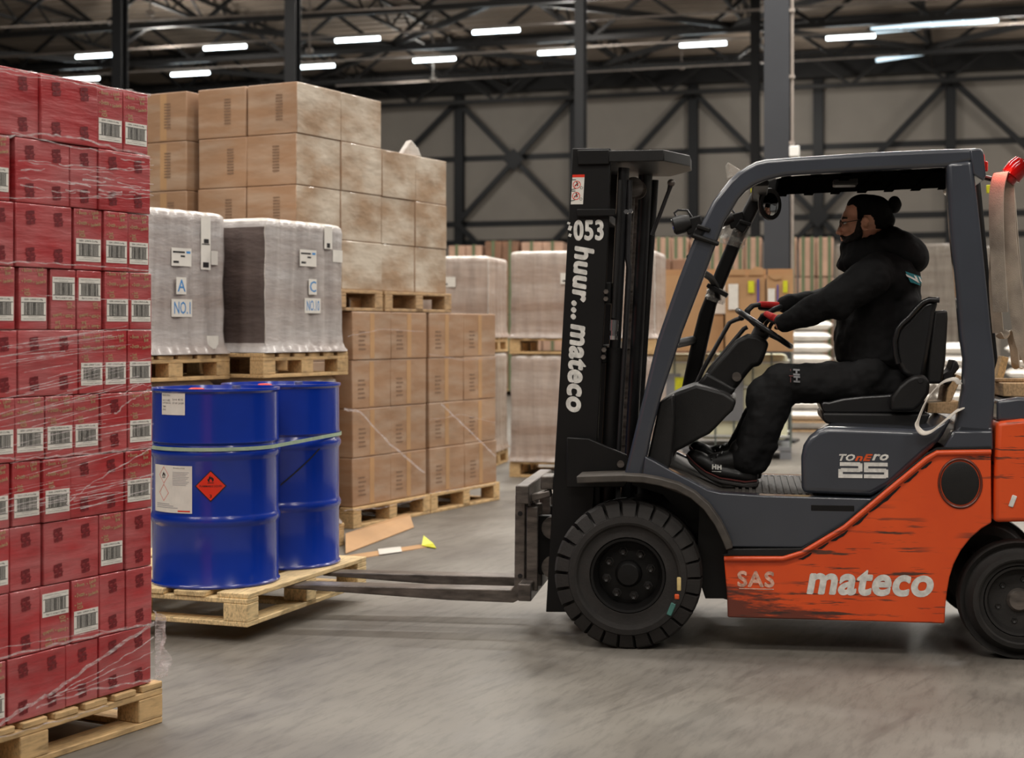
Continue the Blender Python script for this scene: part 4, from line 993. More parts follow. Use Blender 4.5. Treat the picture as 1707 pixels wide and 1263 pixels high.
def k3(px, py, w): u, z = K.P(px, py, w); return Vector((u, w, z))
def tube(name, pts, r, mat, n=10, parent=None): mb = MB(); mb.tube(pts, r, n); return mb.build(name, MT[mat], parent or FK, smooth=60)

# ---- wheels
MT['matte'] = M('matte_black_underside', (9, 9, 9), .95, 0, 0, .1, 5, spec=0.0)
MT['iron_dark'] = M('dark_rim_steel', (38, 36, 35), .45, .3, 0, .1, 8)
MT['guard_edge'] = M('scuffed_mudguard', (66, 61, 56), .6, 0, 0, .15, 20)
def wheel(name, c, r, wid, rim_r, lugs, label, near=True):
    o = bpy.data.objects.new(name, None); COL.objects.link(o); o.parent = FK; o.location = c
    if label: o['label'] = label
    s = 1 if near else -1; w2 = wid
    prof = [(rim_r + .004, .03), (rim_r + .012, .012), (rim_r + .035, .016), (rim_r + .058, .012), (r * .69, -.002), (r * .72, -.006), (r * .79, -.003), (r * .81, .012), (r * .84, .03), (r * .9, .05), (r * .9, w2 - .05), (r * .84, w2 - .03), (r * .8, w2 - .004), (rim_r + .02, w2), (rim_r + .004, w2 - .02)]
    if not near: prof = [(a, w2 - h) for a, h in prof][::-1]
    mb = MB(); n = 64; vs = []
    k = len(prof)
    for (rr, h) in prof:
        for j in range(n): a = 2 * math.pi * j / n; vs.append((rr * math.cos(a), h, rr * math.sin(a)))
    fs = [(i * n + j, i * n + (j + 1) % n, ((i + 1) % k) * n + (j + 1) % n, ((i + 1) % k) * n + j) for i in range(k) for j in range(n)]
    mb.add(vs, fs)
    if lugs:
        for side in (0, 1):
            for i in range(lugs):
                a0 = 2 * math.pi * (i + .5 * side) / lugs; da = 2 * math.pi / lugs * .80
                hs = [(.016, .05, w2 * .47)] if side == 0 else [(w2 - .016, w2 - .05, w2 * .53)]
                e, m_, cc = hs[0]; vs = []
                for (rr, h, tw) in ((r * .80, e - (.014 if side == 0 else -.014), 0), (r * .97, e + (.008 if side == 0 else -.008), 0), (r, e + (.024 if side == 0 else -.024), .02), (r, cc, .10), (r * .9, cc, .10)):
                    for q in (0, .5, 1): a = a0 + da * q + tw; vs.append((rr * math.cos(a), h, rr * math.sin(a)))
                f_ = [(i_ * 3 + j, i_ * 3 + j + 1, (i_ + 1) * 3 + j + 1, (i_ + 1) * 3 + j) for i_ in range(4) for j in range(2)]
                f_ += [(0, 3, 6, 9, 12), (14, 11, 8, 5, 2)]
                mb.add(vs, f_)
    else:
        mb.lathe([(r * .9, .05), (r * .985, .03), (r, .055), (r, w2 - .055), (r * .985, w2 - .03), (r * .9, w2 - .05)], axis='y', n=64)
    mb.build('tyre', MT['rubber'], o, smooth=30)
    h0 = 0 if near else w2; sg = 1 if near else -1
    rim = [(rim_r + .008, h0 + sg * .022), (rim_r + .006, h0 + sg * .012), (rim_r - .004, h0 + sg * .014), (rim_r - .012, h0 + sg * .03), (rim_r - .02, h0 + sg * .07), (rim_r * .86, h0 + sg * .085), (rim_r * .5, h0 + sg * .075), (0, h0 + sg * .075)]
    mb = MB(); mb.lathe(rim, axis='y', n=48, cap=False); mb.build('rim', MT['black' if lugs else 'iron_dark'], o, smooth=40)
    mb = MB(); hr = rim_r * .36; mb.lathe([(0, h0 + sg * .03), (hr * .8, h0 + sg * .034), (hr, h0 + sg * .045), (hr * 1.08, h0 + sg * .08), (0, h0 + sg * .08)], axis='y', n=28); mb.build('hub', MT['black' if lugs else 'iron'], o, smooth=40)
    nb_ = 8 if lugs else 6
    for i in range(nb_):
        a = 2 * math.pi * (i + .3) / nb_; q = rim_r * .64
        mb = MB(); mb.lathe([(0, h0 + sg * .05), (.011, h0 + sg * .046), (.015, h0 + sg * .052), (.015, h0 + sg * .074), (.021, h0 + sg * .075), (.021, h0 + sg * .082), (0, h0 + sg * .082)], (q * math.cos(a), 0, q * math.sin(a)), 'y', 6); mb.build('wheel_nut', MT['iron_dark'], o, smooth=20)
    return o
fw = wheel('front_wheel', (0, 0, .316), .316, .22, .152, 26, 'solid ribbed front tyre with coloured paint marks')
def mark(name, px, py, s, a, mat):
    u, z = K.P(px, py, 0); mb = MB(); mb.box((u, -.0025, z - .316), s, Matrix.Rotation(a, 3, 'Y')); mb.build(name, MT[mat], fw, .004, 2)
MT['cream'] = M('cream_paint_mark', (214, 190, 130), .6); MT['teal'] = M('teal_paint_mark', (70, 120, 112), .6)
mark('cream_mark', 1132, 973, (.018, .012, .058), 0, 'cream'); mark('orange_mark', 1128.5, 994, (.02, .012, .022), 0, 'orange_ink'); mark('teal_mark', 1119, 1015, (.022, .012, .056), R(22), 'teal')
wheel('front_wheel', (0, .93, .316), .316, .22, .152, 26, 'far front tyre, half hidden under the truck', False)
rw = (K.P(1702, 1000, .03)[0])
wheel('rear_wheel', (rw, .03, .243), .243, .19, .137, 0, 'smooth rear tyre partly outside the picture')
wheel('rear_wheel', (rw, .96, .243), .243, .19, .137, 0, 'far rear tyre under the counterweight', False)
mb = MB(); mb.tube([(0, .1, .316), (0, 1.05, .316)], .09, 16); mb.build('front_axle', MT['black'], FK)
mb = MB(); mb.bx(rw - .08, rw + .08, .15, 1.02, .2, .33); mb.build('rear_axle', MT['black'], FK, .01)

# ---- chassis and body
W0, W1 = .03, 1.12
seam = [(1206.6, 927), (1305, 928), (1338, 918), (1408, 876), (1484, 812), (1545, 761.6), (1562, 751.5), (1652, 750)]
orange = seam + [(1653, 871), (1636, 881), (1617, 898), (1602, 917), (1590, 940), (1583, 962), (1579, 985), (1576, 1012), (1575, 1039), (1400, 1034), (1213, 1029), (1212, 993)]
pr('side_panel', orange, W0, .12, 'orange', .006, W0)
pr('side_panel', orange, 1.03, W1, 'orange', .006, W0)
mb = MB(); mb.tube([k3(x, y + 1.5, W0 - .004) + Vector((0, 0, -.004)) for x, y in [(1207, 928)] + seam[1:]], .0115, 8); mb.build('panel_lip', MT['orange'], FK, smooth=60)
rs_ = random.Random(4)
for (x0, x1) in ((1330, 1352), (1362, 1380), (1384, 1412), (1420, 1446), (1448, 1500), (1506, 1530), (1534, 1552)):
    n_ = 7; up_, lo_ = [], []
    for i in range(n_ + 1):
        x = x0 + (x1 - x0) * i / n_; q = [(a, b) for a, b in zip(seam, seam[1:]) if a[0] <= x <= b[0]][0]; y = q[0][1] + (q[1][1] - q[0][1]) * (x - q[0][0]) / (q[1][0] - q[0][0])
        t = math.sin(math.pi * i / n_); up_.append((x, y + 11)); lo_.append((x + 2, y + 11.5 + t * rs_.uniform(2, 5.5)))
    mb = MB(); mb.prism(pp(up_ + lo_[::-1], W0), W0 - .0012, W0 - .0002); mb.build('paint_scuff', MT['plastic'], FK, smooth=0)
mb = MB(); mb.tube([k3(x, y - 3, W0 + .004) for x, y in seam], .008, 6); mb.build('panel_gasket', MT['plastic'], FK, smooth=60)
inner = [(1165, 848), (1540, 850), (1590, 780), (1640, 762), (1652, 870), (1600, 905), (1570, 1010), (1240, 1016), (1205, 1004), (1175, 1004), (1160, 960)]
pr('chassis', inner, .13, 1.02, 'black', 0, W0)
# body between: step panel in grey
grey = [(1075, 760), (1092, 769), (1109, 779), (1180, 816), (1201, 821), (1275, 826), (1452, 831), (1484, 811), (1408, 875), (1338, 913), (1218, 912), (1210, 890), (1194, 857), (1180, 842), (1163, 826), (1129, 806), (1071, 796)]
pr('step_panel', grey, W0 + .02, .14, 'grey', .012, W0 + .02, 3)
pr('step_panel', grey, 1.01, W1 - .02, 'grey', .012, W0 + .02, 3)
pr('sill', [(1214, 915), (1338, 914), (1330, 923), (1305, 927), (1212, 926)], W0 - .005, .14, 'plastic', .003)
mb = MB(); a, z = K.P(1352, 846, W0 + .02); b, z2 = K.P(1424, 846, W0 + .02); mb.bx(a, b, W0 + .0185, W0 + .021, z - .012, z + .012); mb.build('recess_line', MT['black'], FK, .004)
# the floor: flat part and sloping toe board, ribs on the mat
zf = .655
uf0, uf1 = K.P(1201, 822, .05)[0], K.P(1560, 830, .05)[0]; ut, zt_ = K.P(1078, 762, .05)
mb = MB(); mb.prism([(uf0, zf), (uf1, zf), (uf1, zf - .05), (uf0 - .02, zf - .05), (ut - .05, zt_ - .08), (ut - .05, zt_ + .0)], .06, 1.08); mb.build('floor_plate', MT['grip'], FK, smooth=0)
for i in range(16):
    u = uf0 + .06 + i * .03; mb = MB(); mb.bx(u, u + .014, .16, 1.0, zf, zf + .007); mb.build('mat_rib', MT['grip'], FK, smooth=0)
# hood under the seat
hood = [(1335, 822), (1334, 762), (1338, 742), (1348, 727), (1362, 716), (1380, 710.5), (1470, 713), (1530, 716), (1556, 712), (1590, 694), (1572, 727), (1564, 738), (1484, 811), (1452, 827)]
mb = MB(); mb.prism(pp(hood, .07), .07, 1.06); uh = K.P(1335, 780, .07)[0]
mb.v = [(x + (.16 * max(0, 1 - (x - uh) / .45) if y > .5 else 0), y, z) for x, y, z in mb.v]; mb.build('hood', MT['grey'], FK, .035, 4, 50)
# rear quarter behind the hood, under the rear posts
pr('rear_quarter', [(1572, 745), (1600, 708), (1655, 712), (1655, 748)], .05, 1.09, 'grey', .008)
# counterweight
cw = [(1657, 871), (1658, 800), (1662, 703), (1705, 698), (1790, 705), (1800, 780), (1800, 868)]
pr('counterweight', cw, .03, 1.12, 'orange', .02, .03, 3)
pr('counterweight_cap', [(1664, 703), (1664, 668), (1700, 662), (1790, 668), (1790, 706)], .06, 1.09, 'grey', .015, .03, 3)
mb = MB(); u_, z_ = K.P(1688, 835, .03); mb.box((u_, .028, z_), (.02, .006, .05), Matrix.Rotation(R(20), 3, 'Y')); mb.build('paint_chip', MT['decal'], FK, .004)
# filler cap
cu, cz = K.P(1600.5, 805, W0); mb = MB(); mb.lathe([(0, -.006), (.066, -.006), (.073, -.003), (.075, .01), (0, .01)], (0, 0, 0), 'y', 40)
o = mb.build('round_cover', MT['plastic'], FK, smooth=30, loc=(cu, W0 - .001, cz)); o.scale = (1.04, 1, 1.22)
mb = MB(); mb.tube([(.085 * math.cos(a), 0, .085 * math.sin(a)) for a in [i * math.pi / 20 for i in range(41)]], .006, 6); o = mb.build('cover_ring', MT['orange'], FK, smooth=60, loc=(cu, W0, cz)); o.scale = (1.0, 1, 1.18)
# front mudguard
arch = [(962, 799), (1000, 797.5), (1040, 796.5), (1072, 798), (1100, 803), (1129, 811), (1155, 825), (1178, 845), (1197, 872), (1210, 898), (1216, 914)]
mb = MB(); P_ = [k3(x, y, -.03) + Vector((0, .135, 0)) for x, y in arch]; mb.ribbon(P_, [.3] * len(P_), .03); mb.build('mudguard', MT['guard_edge'], FK, .004)
pr('inner_guard', [(1046, 802), (1085, 802), (1130, 818), (1170, 842), (1205, 870), (1212, 1005), (1172, 1005), (1160, 940), (1140, 880), (1100, 835), (1046, 818)], .235, 1.0, 'black', 0, -.03)
mb = MB(); P_ = [k3(x, y, .80) for x, y in arch]; P_ = [Vector((q.x, .98, q.z)) for q in [k3(x, y, -.03) for x, y in arch]]; mb.ribbon(P_, [.27] * len(P_), .014); mb.build('mudguard', MT['plastic'], FK, .004)
# ---- overhead guard
gl = [(1039, 797), (1073, 657), (1088, 595), (1095, 567), (1130, 467), (1157, 397), (1188, 335), (1215, 300), (1230, 286), (1246, 276.5), (1260, 269), (1277, 265), (1331.5, 261), (1448, 253.5), (1560, 248.5), (1634, 246)]
gi = [(1634, 266), (1580, 278), (1448, 284), (1331, 291), (1310, 292.5), (1293, 296), (1275, 301), (1258, 307.6), (1243, 318), (1231, 331), (1207, 370), (1172.5, 463), (1137.6, 552), (1101, 664), (1085, 725), (1071, 797)]
pr('guard_post', gl + gi, .055, .135, 'grey', .018, .055, 3)
rp = [(1578, 270), (1622, 266), (1630, 330), (1638, 404), (1646, 480), (1653, 552), (1659, 602), (1660, 649), (1656, 711), (1654, 745), (1586, 745), (1593, 711), (1605, 649), (1607, 598), (1601, 560), (1593, 470), (1584, 385), (1580, 320)]
pr('guard_post', rp, .05, .13, 'grey', .02, .05, 3)
pr('post_foot', [(1571, 750), (1590, 718), (1655, 718), (1656, 750)], .04, .14, 'grey', .008)
# far side, measured where it shows behind the near side
fa = [(1135, 652), (1150, 580), (1165, 521), (1194, 447), (1225, 375), (1254, 318), (1275, 300), (1310, 287), (1560, 287), (1590, 287), (1590, 303), (1576, 303), (1397, 312), (1308, 317), (1290, 322), (1269, 339), (1236.5, 404.5), (1194, 509), (1165, 637), (1160, 654)]
pr('guard_post', fa, .97, 1.05, 'black', .014, .97, 3)
pr('guard_post', [(1612, 290), (1634, 290), (1648, 440), (1664, 600), (1664, 690), (1640, 690), (1640, 600), (1626, 440)], .98, 1.05, 'black', .012, .98)
zr = K.P(1448, 270, .06)[1]
u0_, u1_ = K.P(1300, 270, .06)[0], K.P(1625, 260, .06)[0]
def roofz(u): return K.P(1331, 276, .06)[1] + (u - u0_) / (u1_ - u0_) * (K.P(1620, 262, .06)[1] - K.P(1331, 276, .06)[1])
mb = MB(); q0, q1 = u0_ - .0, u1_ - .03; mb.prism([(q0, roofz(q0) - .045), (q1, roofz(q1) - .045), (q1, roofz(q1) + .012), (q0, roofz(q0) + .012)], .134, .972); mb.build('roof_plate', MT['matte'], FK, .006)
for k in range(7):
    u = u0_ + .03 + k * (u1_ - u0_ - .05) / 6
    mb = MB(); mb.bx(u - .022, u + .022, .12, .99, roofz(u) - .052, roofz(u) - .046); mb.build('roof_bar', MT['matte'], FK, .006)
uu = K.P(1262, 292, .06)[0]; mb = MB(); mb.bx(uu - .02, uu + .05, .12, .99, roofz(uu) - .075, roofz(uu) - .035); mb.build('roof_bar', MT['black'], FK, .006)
mb = MB(); mb.bx(K.P(1390, 290, .3)[0], K.P(1430, 290, .3)[0], .3, .42, roofz(.9) - .07, roofz(.9) - .01); mb.build('switch_box', MT['plastic'], FK, .006)
pr('roof_end', [(1616, 248), (1636, 246.5), (1640, 255), (1644, 292), (1640, 302), (1622, 290)], .05, 1.03, 'grey', .008)
MT['red_lens'] = M('red_lens', (190, 30, 24), .2, 0, .5, .06, 10); 
for i, (x0, x1, y0, y1) in enumerate(((1634, 1640.5, 257, 275), (1641, 1647, 268, 286))):
    ua, zb1 = K.P(x0, y1, .08); ub, zb2 = K.P(x1, y0, .08); mb = MB(); mb.bx(ua, ub, .06 + i * .02, .12 + i * .04, zb1, zb2); mb.build('tail_lamp', MT['red_lens'], FK, .005)
# beacon on its arm
mb = MB(); mb.tube([k3(1626, 292, .3), k3(1660, 300, .3), k3(1690, 296, .3)], .011, 8); mb.build('beacon_arm', MT['black'], FK)
MT['beacon'] = m_b = emis('red_beacon_glow', (120, 8, 8), .10); m_b.node_tree.nodes['Principled BSDF'].inputs['Roughness'].default_value = .12
rot = Matrix.Rotation(R(38), 3, 'Y'); c = k3(1692, 285, .3)
mb = MB()
for v_ in [MB().lathe([(0, -.055), (.03, -.055), (.034, -.05), (.034, -.03), (.045, -.028), (.047, .02), (.038, .05), (.018, .058), (0, .058)], n=24)]:
    mb.add([rot @ Vector(q) + c for q in v_.v], v_.f)
mb.build('beacon', MT['beacon'], FK, smooth=40)
l = bpy.data.lights.new('beacon_light', 'POINT'); l.energy = .9; l.color = (1, .06, .03); l.shadow_soft_size = .05
lo = bpy.data.objects.new('beacon_light', l); COL.objects.link(lo); lo.parent = FK; lo.location = c + Vector((-.075, -.07, .02))
mb = MB(); mb.bx(*(lambda p: (p.x - .02, p.x + .02, .98, 1.0, p.z - .02, p.z + .02))(k3(1652, 315, .98))); mb.build('yellow_label', MT['yellow'], FK, .003)
mb = MB(); mb.bx(*(lambda p: (p.x - .02, p.x + .025, .94, .96, p.z - .018, p.z + .02))(k3(1258, 315, .95))); mb.build('yellow_label', MT['yellow'], FK, .003)
# ---- handles and struts on the far post
tube('grab_handle', [k3(1150, 428, .55), k3(1166, 450, .7), k3(1184, 462, .85), k3(1193, 476, .95), k3(1196, 500, .97)], .017, 'black')
mb = MB(); c_ = k3(1196, 484, .97); mb.box(c_, (.11, .13, .022), Matrix.Rotation(R(28), 3, 'Y')); mb.build('handle_clamp', MT['plastic'], FK, .004)
tube('cross_tube', [k3(1100, 582, .2), k3(1122, 574, .6), k3(1155, 567, .98)], .022, 'black')
# translucent wrapping on the far post
def m_clear(name='clear_plastic', a=.35, c=(210, 205, 196)):
    m, t, b = nt(name); n = noise(t, 35, 3); r = ramp(t, n.outputs[0], [(.35, (a * .5,) * 3 + (1,)), (.7, (min(1, a * 1.6),) * 3 + (1,))])
    b.inputs['Base Color'].default_value = rgb(c); b.inputs['Roughness'].default_value = .15; t.links.new(r.outputs[0], b.inputs['Alpha']); b.inputs['Coat Weight'].default_value = .6
    bump(t, b, n.outputs[0], .5, .01); return m
MT['clear'] = m_clear()
for pts, r_ in (([(1219, 410), (1230, 372)], .062), ([(1190, 503), (1198, 480)], .05)):
    mb = MB(); q = [k3(x, y, 1.0) for x, y in pts]; P_ = [q[0].lerp(q[1], i / 5) for i in range(6)]; mb.tube(P_, [r_ * k for k in (.95, 1.05, .98, 1.1, 1.0, .92)], 14); mb.build('film_wrapping', MT['clear'], FK, smooth=25)
# clear visor at the front edge of the roof
vis = [(1212, 300), (1209, 276), (1214, 270), (1236, 284), (1228, 291)]
mb = MB(); mb.prism(pp(vis, .12), .12, .95); mb.build('clear_visor', MT['clear'], FK, .004)
# ---- work lamps
def lamp(px, py, w, k=1.0):
    c = k3(px, py, w); o = bpy.data.objects.new('work_lamp', None); COL.objects.link(o); o.parent = FK; o.location = c
    rt = Matrix.Rotation(R(-14), 3, 'Y')
    mb = MB(); q = MB().lathe([(0, -.03), (.034 * k, -.03), (.04 * k, -.024), (.04 * k, .012), (.03 * k, .045), (0, .05)], axis='x', n=20); mb.add([rt @ Vector(v) for v in q.v], q.f); mb.build('lamp_body', MT['plastic'], o, smooth=40)
    mb = MB(); q = MB().lathe([(0, -.036), (.03 * k, -.034), (.034 * k, -.03), (0, -.03)], axis='x', n=20); mb.add([rt @ Vector(v) for v in q.v], q.f); mb.build('lens', MT['chrome'], o, smooth=40)
    mb = MB(); mb.box((.06, 0, -.004), (.075, .03, .07), rt); mb.box((.1, .005, -.02), (.06, .1, .02), Matrix.Rotation(R(20), 3, 'Y')); mb.box((.085, -.02, -.035), (.05, .03, .05), Matrix.Rotation(R(35), 3, 'Y')); mb.build('bracket', MT['black'], o, .006)
    mb = MB(); mb.tube([(.05, 0, .03), (.03, 0, .06), (-.01, 0, .062), (-.025, 0, .05), (-.018, 0, .035), (-.005, 0, .03)], .005, 6); mb.build('cable', MT['ink'], o, smooth=60)
    return o
lamp(1134, 374, .09); lamp(1207, 366, .95, .8)
mb = MB(); q = [k3(1152, 405, .05), k3(1195, 403, .05)]
P_ = [k3(1155, 392, .045), k3(1196, 406, .045), k3(1196, 406, .145), k3(1155, 392, .145), k3(1155, 392, .045)]; mb.tube(P_, .011, 8); mb.build('lamp_clamp', MT['black'], FK)
# convex mirror by the far post
mc = k3(1286, 340, .62); mo = bpy.data.objects.new('mirror', None); COL.objects.link(mo); mo.parent = FK; mo.location = mc; mo.rotation_euler = (0, 0, R(48)); mo['label'] = 'round convex mirror under the guard roof'
mb = MB(); mb.lathe([(0, .0), (.03, .0015), (.05, .0035), (.066, .008), (.07, .014), (0, .016)], axis='y', n=36); mb.build('glass', MT['mirror'], mo, smooth=60)
mb = MB(); mb.lathe([(.064, .004), (.072, .002), (.075, .012), (.068, .022), (0, .03)][::-1], axis='y', n=36); mb.build('shell', MT['plastic'], mo, smooth=50)
mb = MB(); mb.tube([(0, .03, 0), (0, .05, .02), (0, .05, .1)], .008, 8); mb.build('bracket', MT['black'], mo)
# ---- mast
WM0, WM1 = .235, .905
mast = thing('mast', None, None, (0, 0, 0)); mast.parent = FK; mast['label'] = 'tall black lifting mast lettered in white'
def mp(name, pts, w0, w1, mat='black', bev=.004, wp=None): return pr(name, pts, w0, w1, mat, bev, wp, 2, mast)
rail = [(954, 247), (1018, 247), (1016, 349), (1008, 520), (997, 705), (990, 830), (980, 1020), (910, 1020), (921, 828), (937, 562)]
def tl(t): # point on left edge, t 0..1 top to bottom
    return (954 + (910 - 954) * t, 247 + (1020 - 247) * t)
# channel rails: a web with two flanges turned inward
mp('outer_rail', rail, WM0, WM0 + .022); 
fl_ = [(954, 247), (962, 247), (918, 1020), (910, 1020)]; mp('rail_flange', fl_, WM0 + .02, WM0 + .085, wp=WM0)
fl2 = [(1010, 247), (1018, 247), (980, 1020), (972, 1020)]; mp('rail_flange', fl2, WM0 + .02, WM0 + .085, wp=WM0)
mp('outer_rail', rail, WM1 - .022, WM1, wp=WM0); mp('rail_flange', fl_, WM1 - .085, WM1 - .02, wp=WM0); mp('rail_flange', fl2, WM1 - .085, WM1 - .02, wp=WM0)
inn = [(968, 262), (1012, 262), (1004, 520), (976, 1000), (930, 1000), (945, 700)]
mp('inner_rail', inn, WM0 + .09, WM0 + .11, wp=WM0); mp('inner_rail', inn, WM1 - .11, WM1 - .09, wp=WM0)
def mu(px, py): return K.P(px, py, WM0)
# cross members between the rails
for (x0, x1, y0, y1, wa, wb) in ((966, 1012, 352, 366, WM0 + .11, WM1 - .11), (1002, 1018, 470, 505, WM0 + .02, WM1 - .02), (995, 1010, 575, 605, WM0 + .02, WM1 - .02), (985, 1000, 800, 860, WM0 + .02, WM1 - .02), (940, 985, 965, 1012, WM0 + .02, WM1 - .02)):
    a, z0_ = mu(x0, y1); b, z1_ = mu(x1, y0); mb = MB(); mb.bx(a, b, wa, wb, z0_, z1_); mb.build('cross_member', MT['black'], mast, .004)
# top plate: protector with cut corners
zt1, zt0 = K.P(1030, 251, WM0)[1], K.P(1030, 270, WM0)[1]
ua, ub = mu(963, 250)[0], mu(1107, 255)[0]
mb = MB(); mb.prism([(ua, WM0 - .01), (ub, WM0 - .01), (ub + .105, WM0 + .23), (ub + .105, WM1 - .23), (ub, WM1 + .01), (ua, WM1 + .01)], zt0, zt1, 0, 'xy'); mb.build('top_plate', MT['plastic'], mast, .004)
mb = MB(); a_, z_ = mu(963, 269); mb.bx(ua - .0, ua + .14, WM0 - .014, WM0 - .002, zt0 - .01, zt1 + .004); mb.build('top_lug', MT['black'], mast, .004)
mb = MB(); a_, z0_ = mu(962, 361); b_, z1_ = mu(1026, 348); mb.bx(a_, b_, WM0 - .02, WM0 - .001, z0_, z1_); mb.build('side_stay', MT['black'], mast, .004)
# lift cylinders, chains, hoses, standing behind the rails
def along(px0, py0, px1, py1, w): return k3(px0, py0, w), k3(px1, py1, w)
a, b = along(1040, 280, 1006, 960, .31); tube('lift_cylinder', [a, a.lerp(b, .45)], .026, 'vinyl', 18, mast); tube('lift_cylinder', [a.lerp(b, .44), b], .037, 'black', 18, mast)
a, b = along(1076, 292, 1046, 830, .84); tube('lift_cylinder', [a, b], .034, 'vinyl', 18, mast)
a, b = along(1092, 300, 1062, 760, .88); tube('hose', [a, b], .018, 'plastic', 10, mast)
a, b = along(1034, 300, 1023, 530, .25); tube('hose', [a, a.lerp(b, .5), b], .011, 'plastic', 10, mast)
a, b = along(1023, 533, 1021.5, 566, .25); tube('hose_fitting', [a, a.lerp(b, .55), a.lerp(b, .56), a.lerp(b, .8), a.lerp(b, .81), b], [.021, .021, .015, .015, .02, .018], 'chrome', 12, mast)
a, b = along(1050, 300, 1046, 430, .3); tube('hose', [a, b, k3(1049, 450, .3), k3(1030, 760, .3)], .012, 'ink', 8, mast)
# lift chain of real links
a, b = along(1054, 330, 1030, 780, .40); mb = MB(); n = 56
for i in range(n):
    p_, q_ = a.lerp(b, i / n), a.lerp(b, (i + 1.25) / n); d_ = .006 if i % 2 else 0
    mb.bar(p_ + Vector((0, d_, 0)), q_ + Vector((0, d_, 0)), .012, .022)
tag(mb.build('lift_chain', MT['iron'], mast), kind='stuff')
a, b = along(1060, 330, 1036, 780, .74); mb = MB()
for i in range(n):
    p_, q_ = a.lerp(b, i / n), a.lerp(b, (i + 1.25) / n); d_ = .006 if i % 2 else 0
    mb.bar(p_ + Vector((0, d_, 0)), q_ + Vector((0, d_, 0)), .012, .022)
tag(mb.build('lift_chain', MT['iron'], mast), kind='stuff')
mb = MB(); mb.lathe([(0, -.02), (.045, -.02), (.035, -.008), (.035, .008), (.045, .02), (0, .02)], (0, 0, 0), 'y', 24); mb.build('chain_wheel', MT['iron'], mast, loc=k3(1056, 312, .40)); 
mb = MB(); mb.lathe([(0, -.02), (.045, -.02), (.035, -.008), (.035, .008), (.045, .02), (0, .02)], (0, 0, 0), 'y', 24); mb.build('chain_wheel', MT['iron'], mast, loc=k3(1062, 316, .74))
for (x, y) in ((1010.5, 486), (1010, 498), (1007, 583), (1006, 595), (1044, 353), (1051, 352)):
    mb = MB(); mb.lathe([(0, -.01), (.011, -.01), (.012, 0), (0, 0)], (0, 0, 0), 'y', 6); mb.build('bolt', MT['iron' if y > 400 else 'chrome'], mast, loc=k3(x, y, WM0 - .004), smooth=20)
tube('gas_strut', [k3(1119, 304, .45), k3(1115, 318, .45), k3(1087, 392, .45)], [.014, .009, .009], 'ink', 8, mast)
mb = MB(); mb.sphere(k3(1119, 305, .45), .018); mb.build('strut_joint', MT['iron'], mast)
# tilt bracket
br_ = [(945, 729), (981, 731), (1044, 758), (1056, 790), (1040, 812), (944, 812)]
pr('tilt_bracket', br_, .17, .2, 'black', .004, .17, 2, mast); pr('tilt_bracket', br_, .94, .97, 'black', .004, .17, 2, mast)
mb = MB(); mb.lathe([(0, -.012), (.016, -.012), (.016, 0), (0, 0)], (0, 0, 0), 'y', 16); mb.build('pivot_pin', MT['iron'], mast, loc=k3(1035, 773, .17))
tube('tilt_cylinder', [k3(1036, 772, .22), k3(1110, 800, .24)], .032, 'black', 14, mast)
# decals on the mast
e = WM0 - .0012
mdir = Vector((K.P(925.5, 752, e)[0] - K.P(954, 247, e)[0], 0, K.P(925.5, 752, e)[1] - K.P(954, 247, e)[1])).normalized(); mup = Vector((-mdir.z, 0, mdir.x))
if mup.x < 0: mup = -mup
def mtext(s, p0, L, H_, **k):
    mb = MB(); heavy(mb, s, k3(*p0, e), mdir, mup, L, H_, .0035, **k); return mb.build('lettering', MT['decal'], mast, smooth=0)
mtext('huur...', (959, 411), (K.P(950, 411, e)[1] - K.P(950, 531, e)[1]), .082, off=.016, shear=.12, space=1.06, res=5)
mtext('mateco', (952, 541), (K.P(950, 541, e)[1] - K.P(950, 685, e)[1]), .074, off=.016, shear=.12, space=1.06, res=5)
mb = MB(); o_ = k3(957, 400, e); heavy(mb, '053', o_, Vector((1, 0, 0)), Vector((0, 0, 1)), .128, .086, .003, off=.012, space=1.1, res=5); mb.build('lettering', MT['decal'], mast, smooth=0)
mb = MB(); 
for (x, y, w_, h_) in ((948, 372, 5, 4), (950, 380, 6, 8), (950, 392, 5, 5)):
    q = k3(x, y, e); mb.box(q, (w_ / 390, .0006, h_ / 390), Matrix.Rotation(R(20), 3, 'Y'))
mb.build('worn_letter', MT['decal'], mast, smooth=0)
o_ = k3(951.5, 340.5, e); wl, hl = .054, .131; ax = Vector((1, 0, 0)); ay = -mdir
mb = MB(); quad(mb, o_, ax, ay, 0, wl, 0, hl, 0); o2_ = o_ + Vector((0, -.0006, 0)); quad(mb, o2_, ax, ay, 0, wl, hl * .91, hl, 1)
def ring(mb, c, r0, r1, mi, n=20):
    vs = []
    for i in range(n): a = 2 * math.pi * i / n; vs += [c + ax * (r0 * math.cos(a)) + ay * (r0 * math.sin(a)), c + ax * (r1 * math.cos(a)) + ay * (r1 * math.sin(a))]
    mb.add(vs, [(2 * i, 2 * i + 1, (2 * i + 3) % (2 * n), (2 * i + 2) % (2 * n)) for i in range(n)], mi)
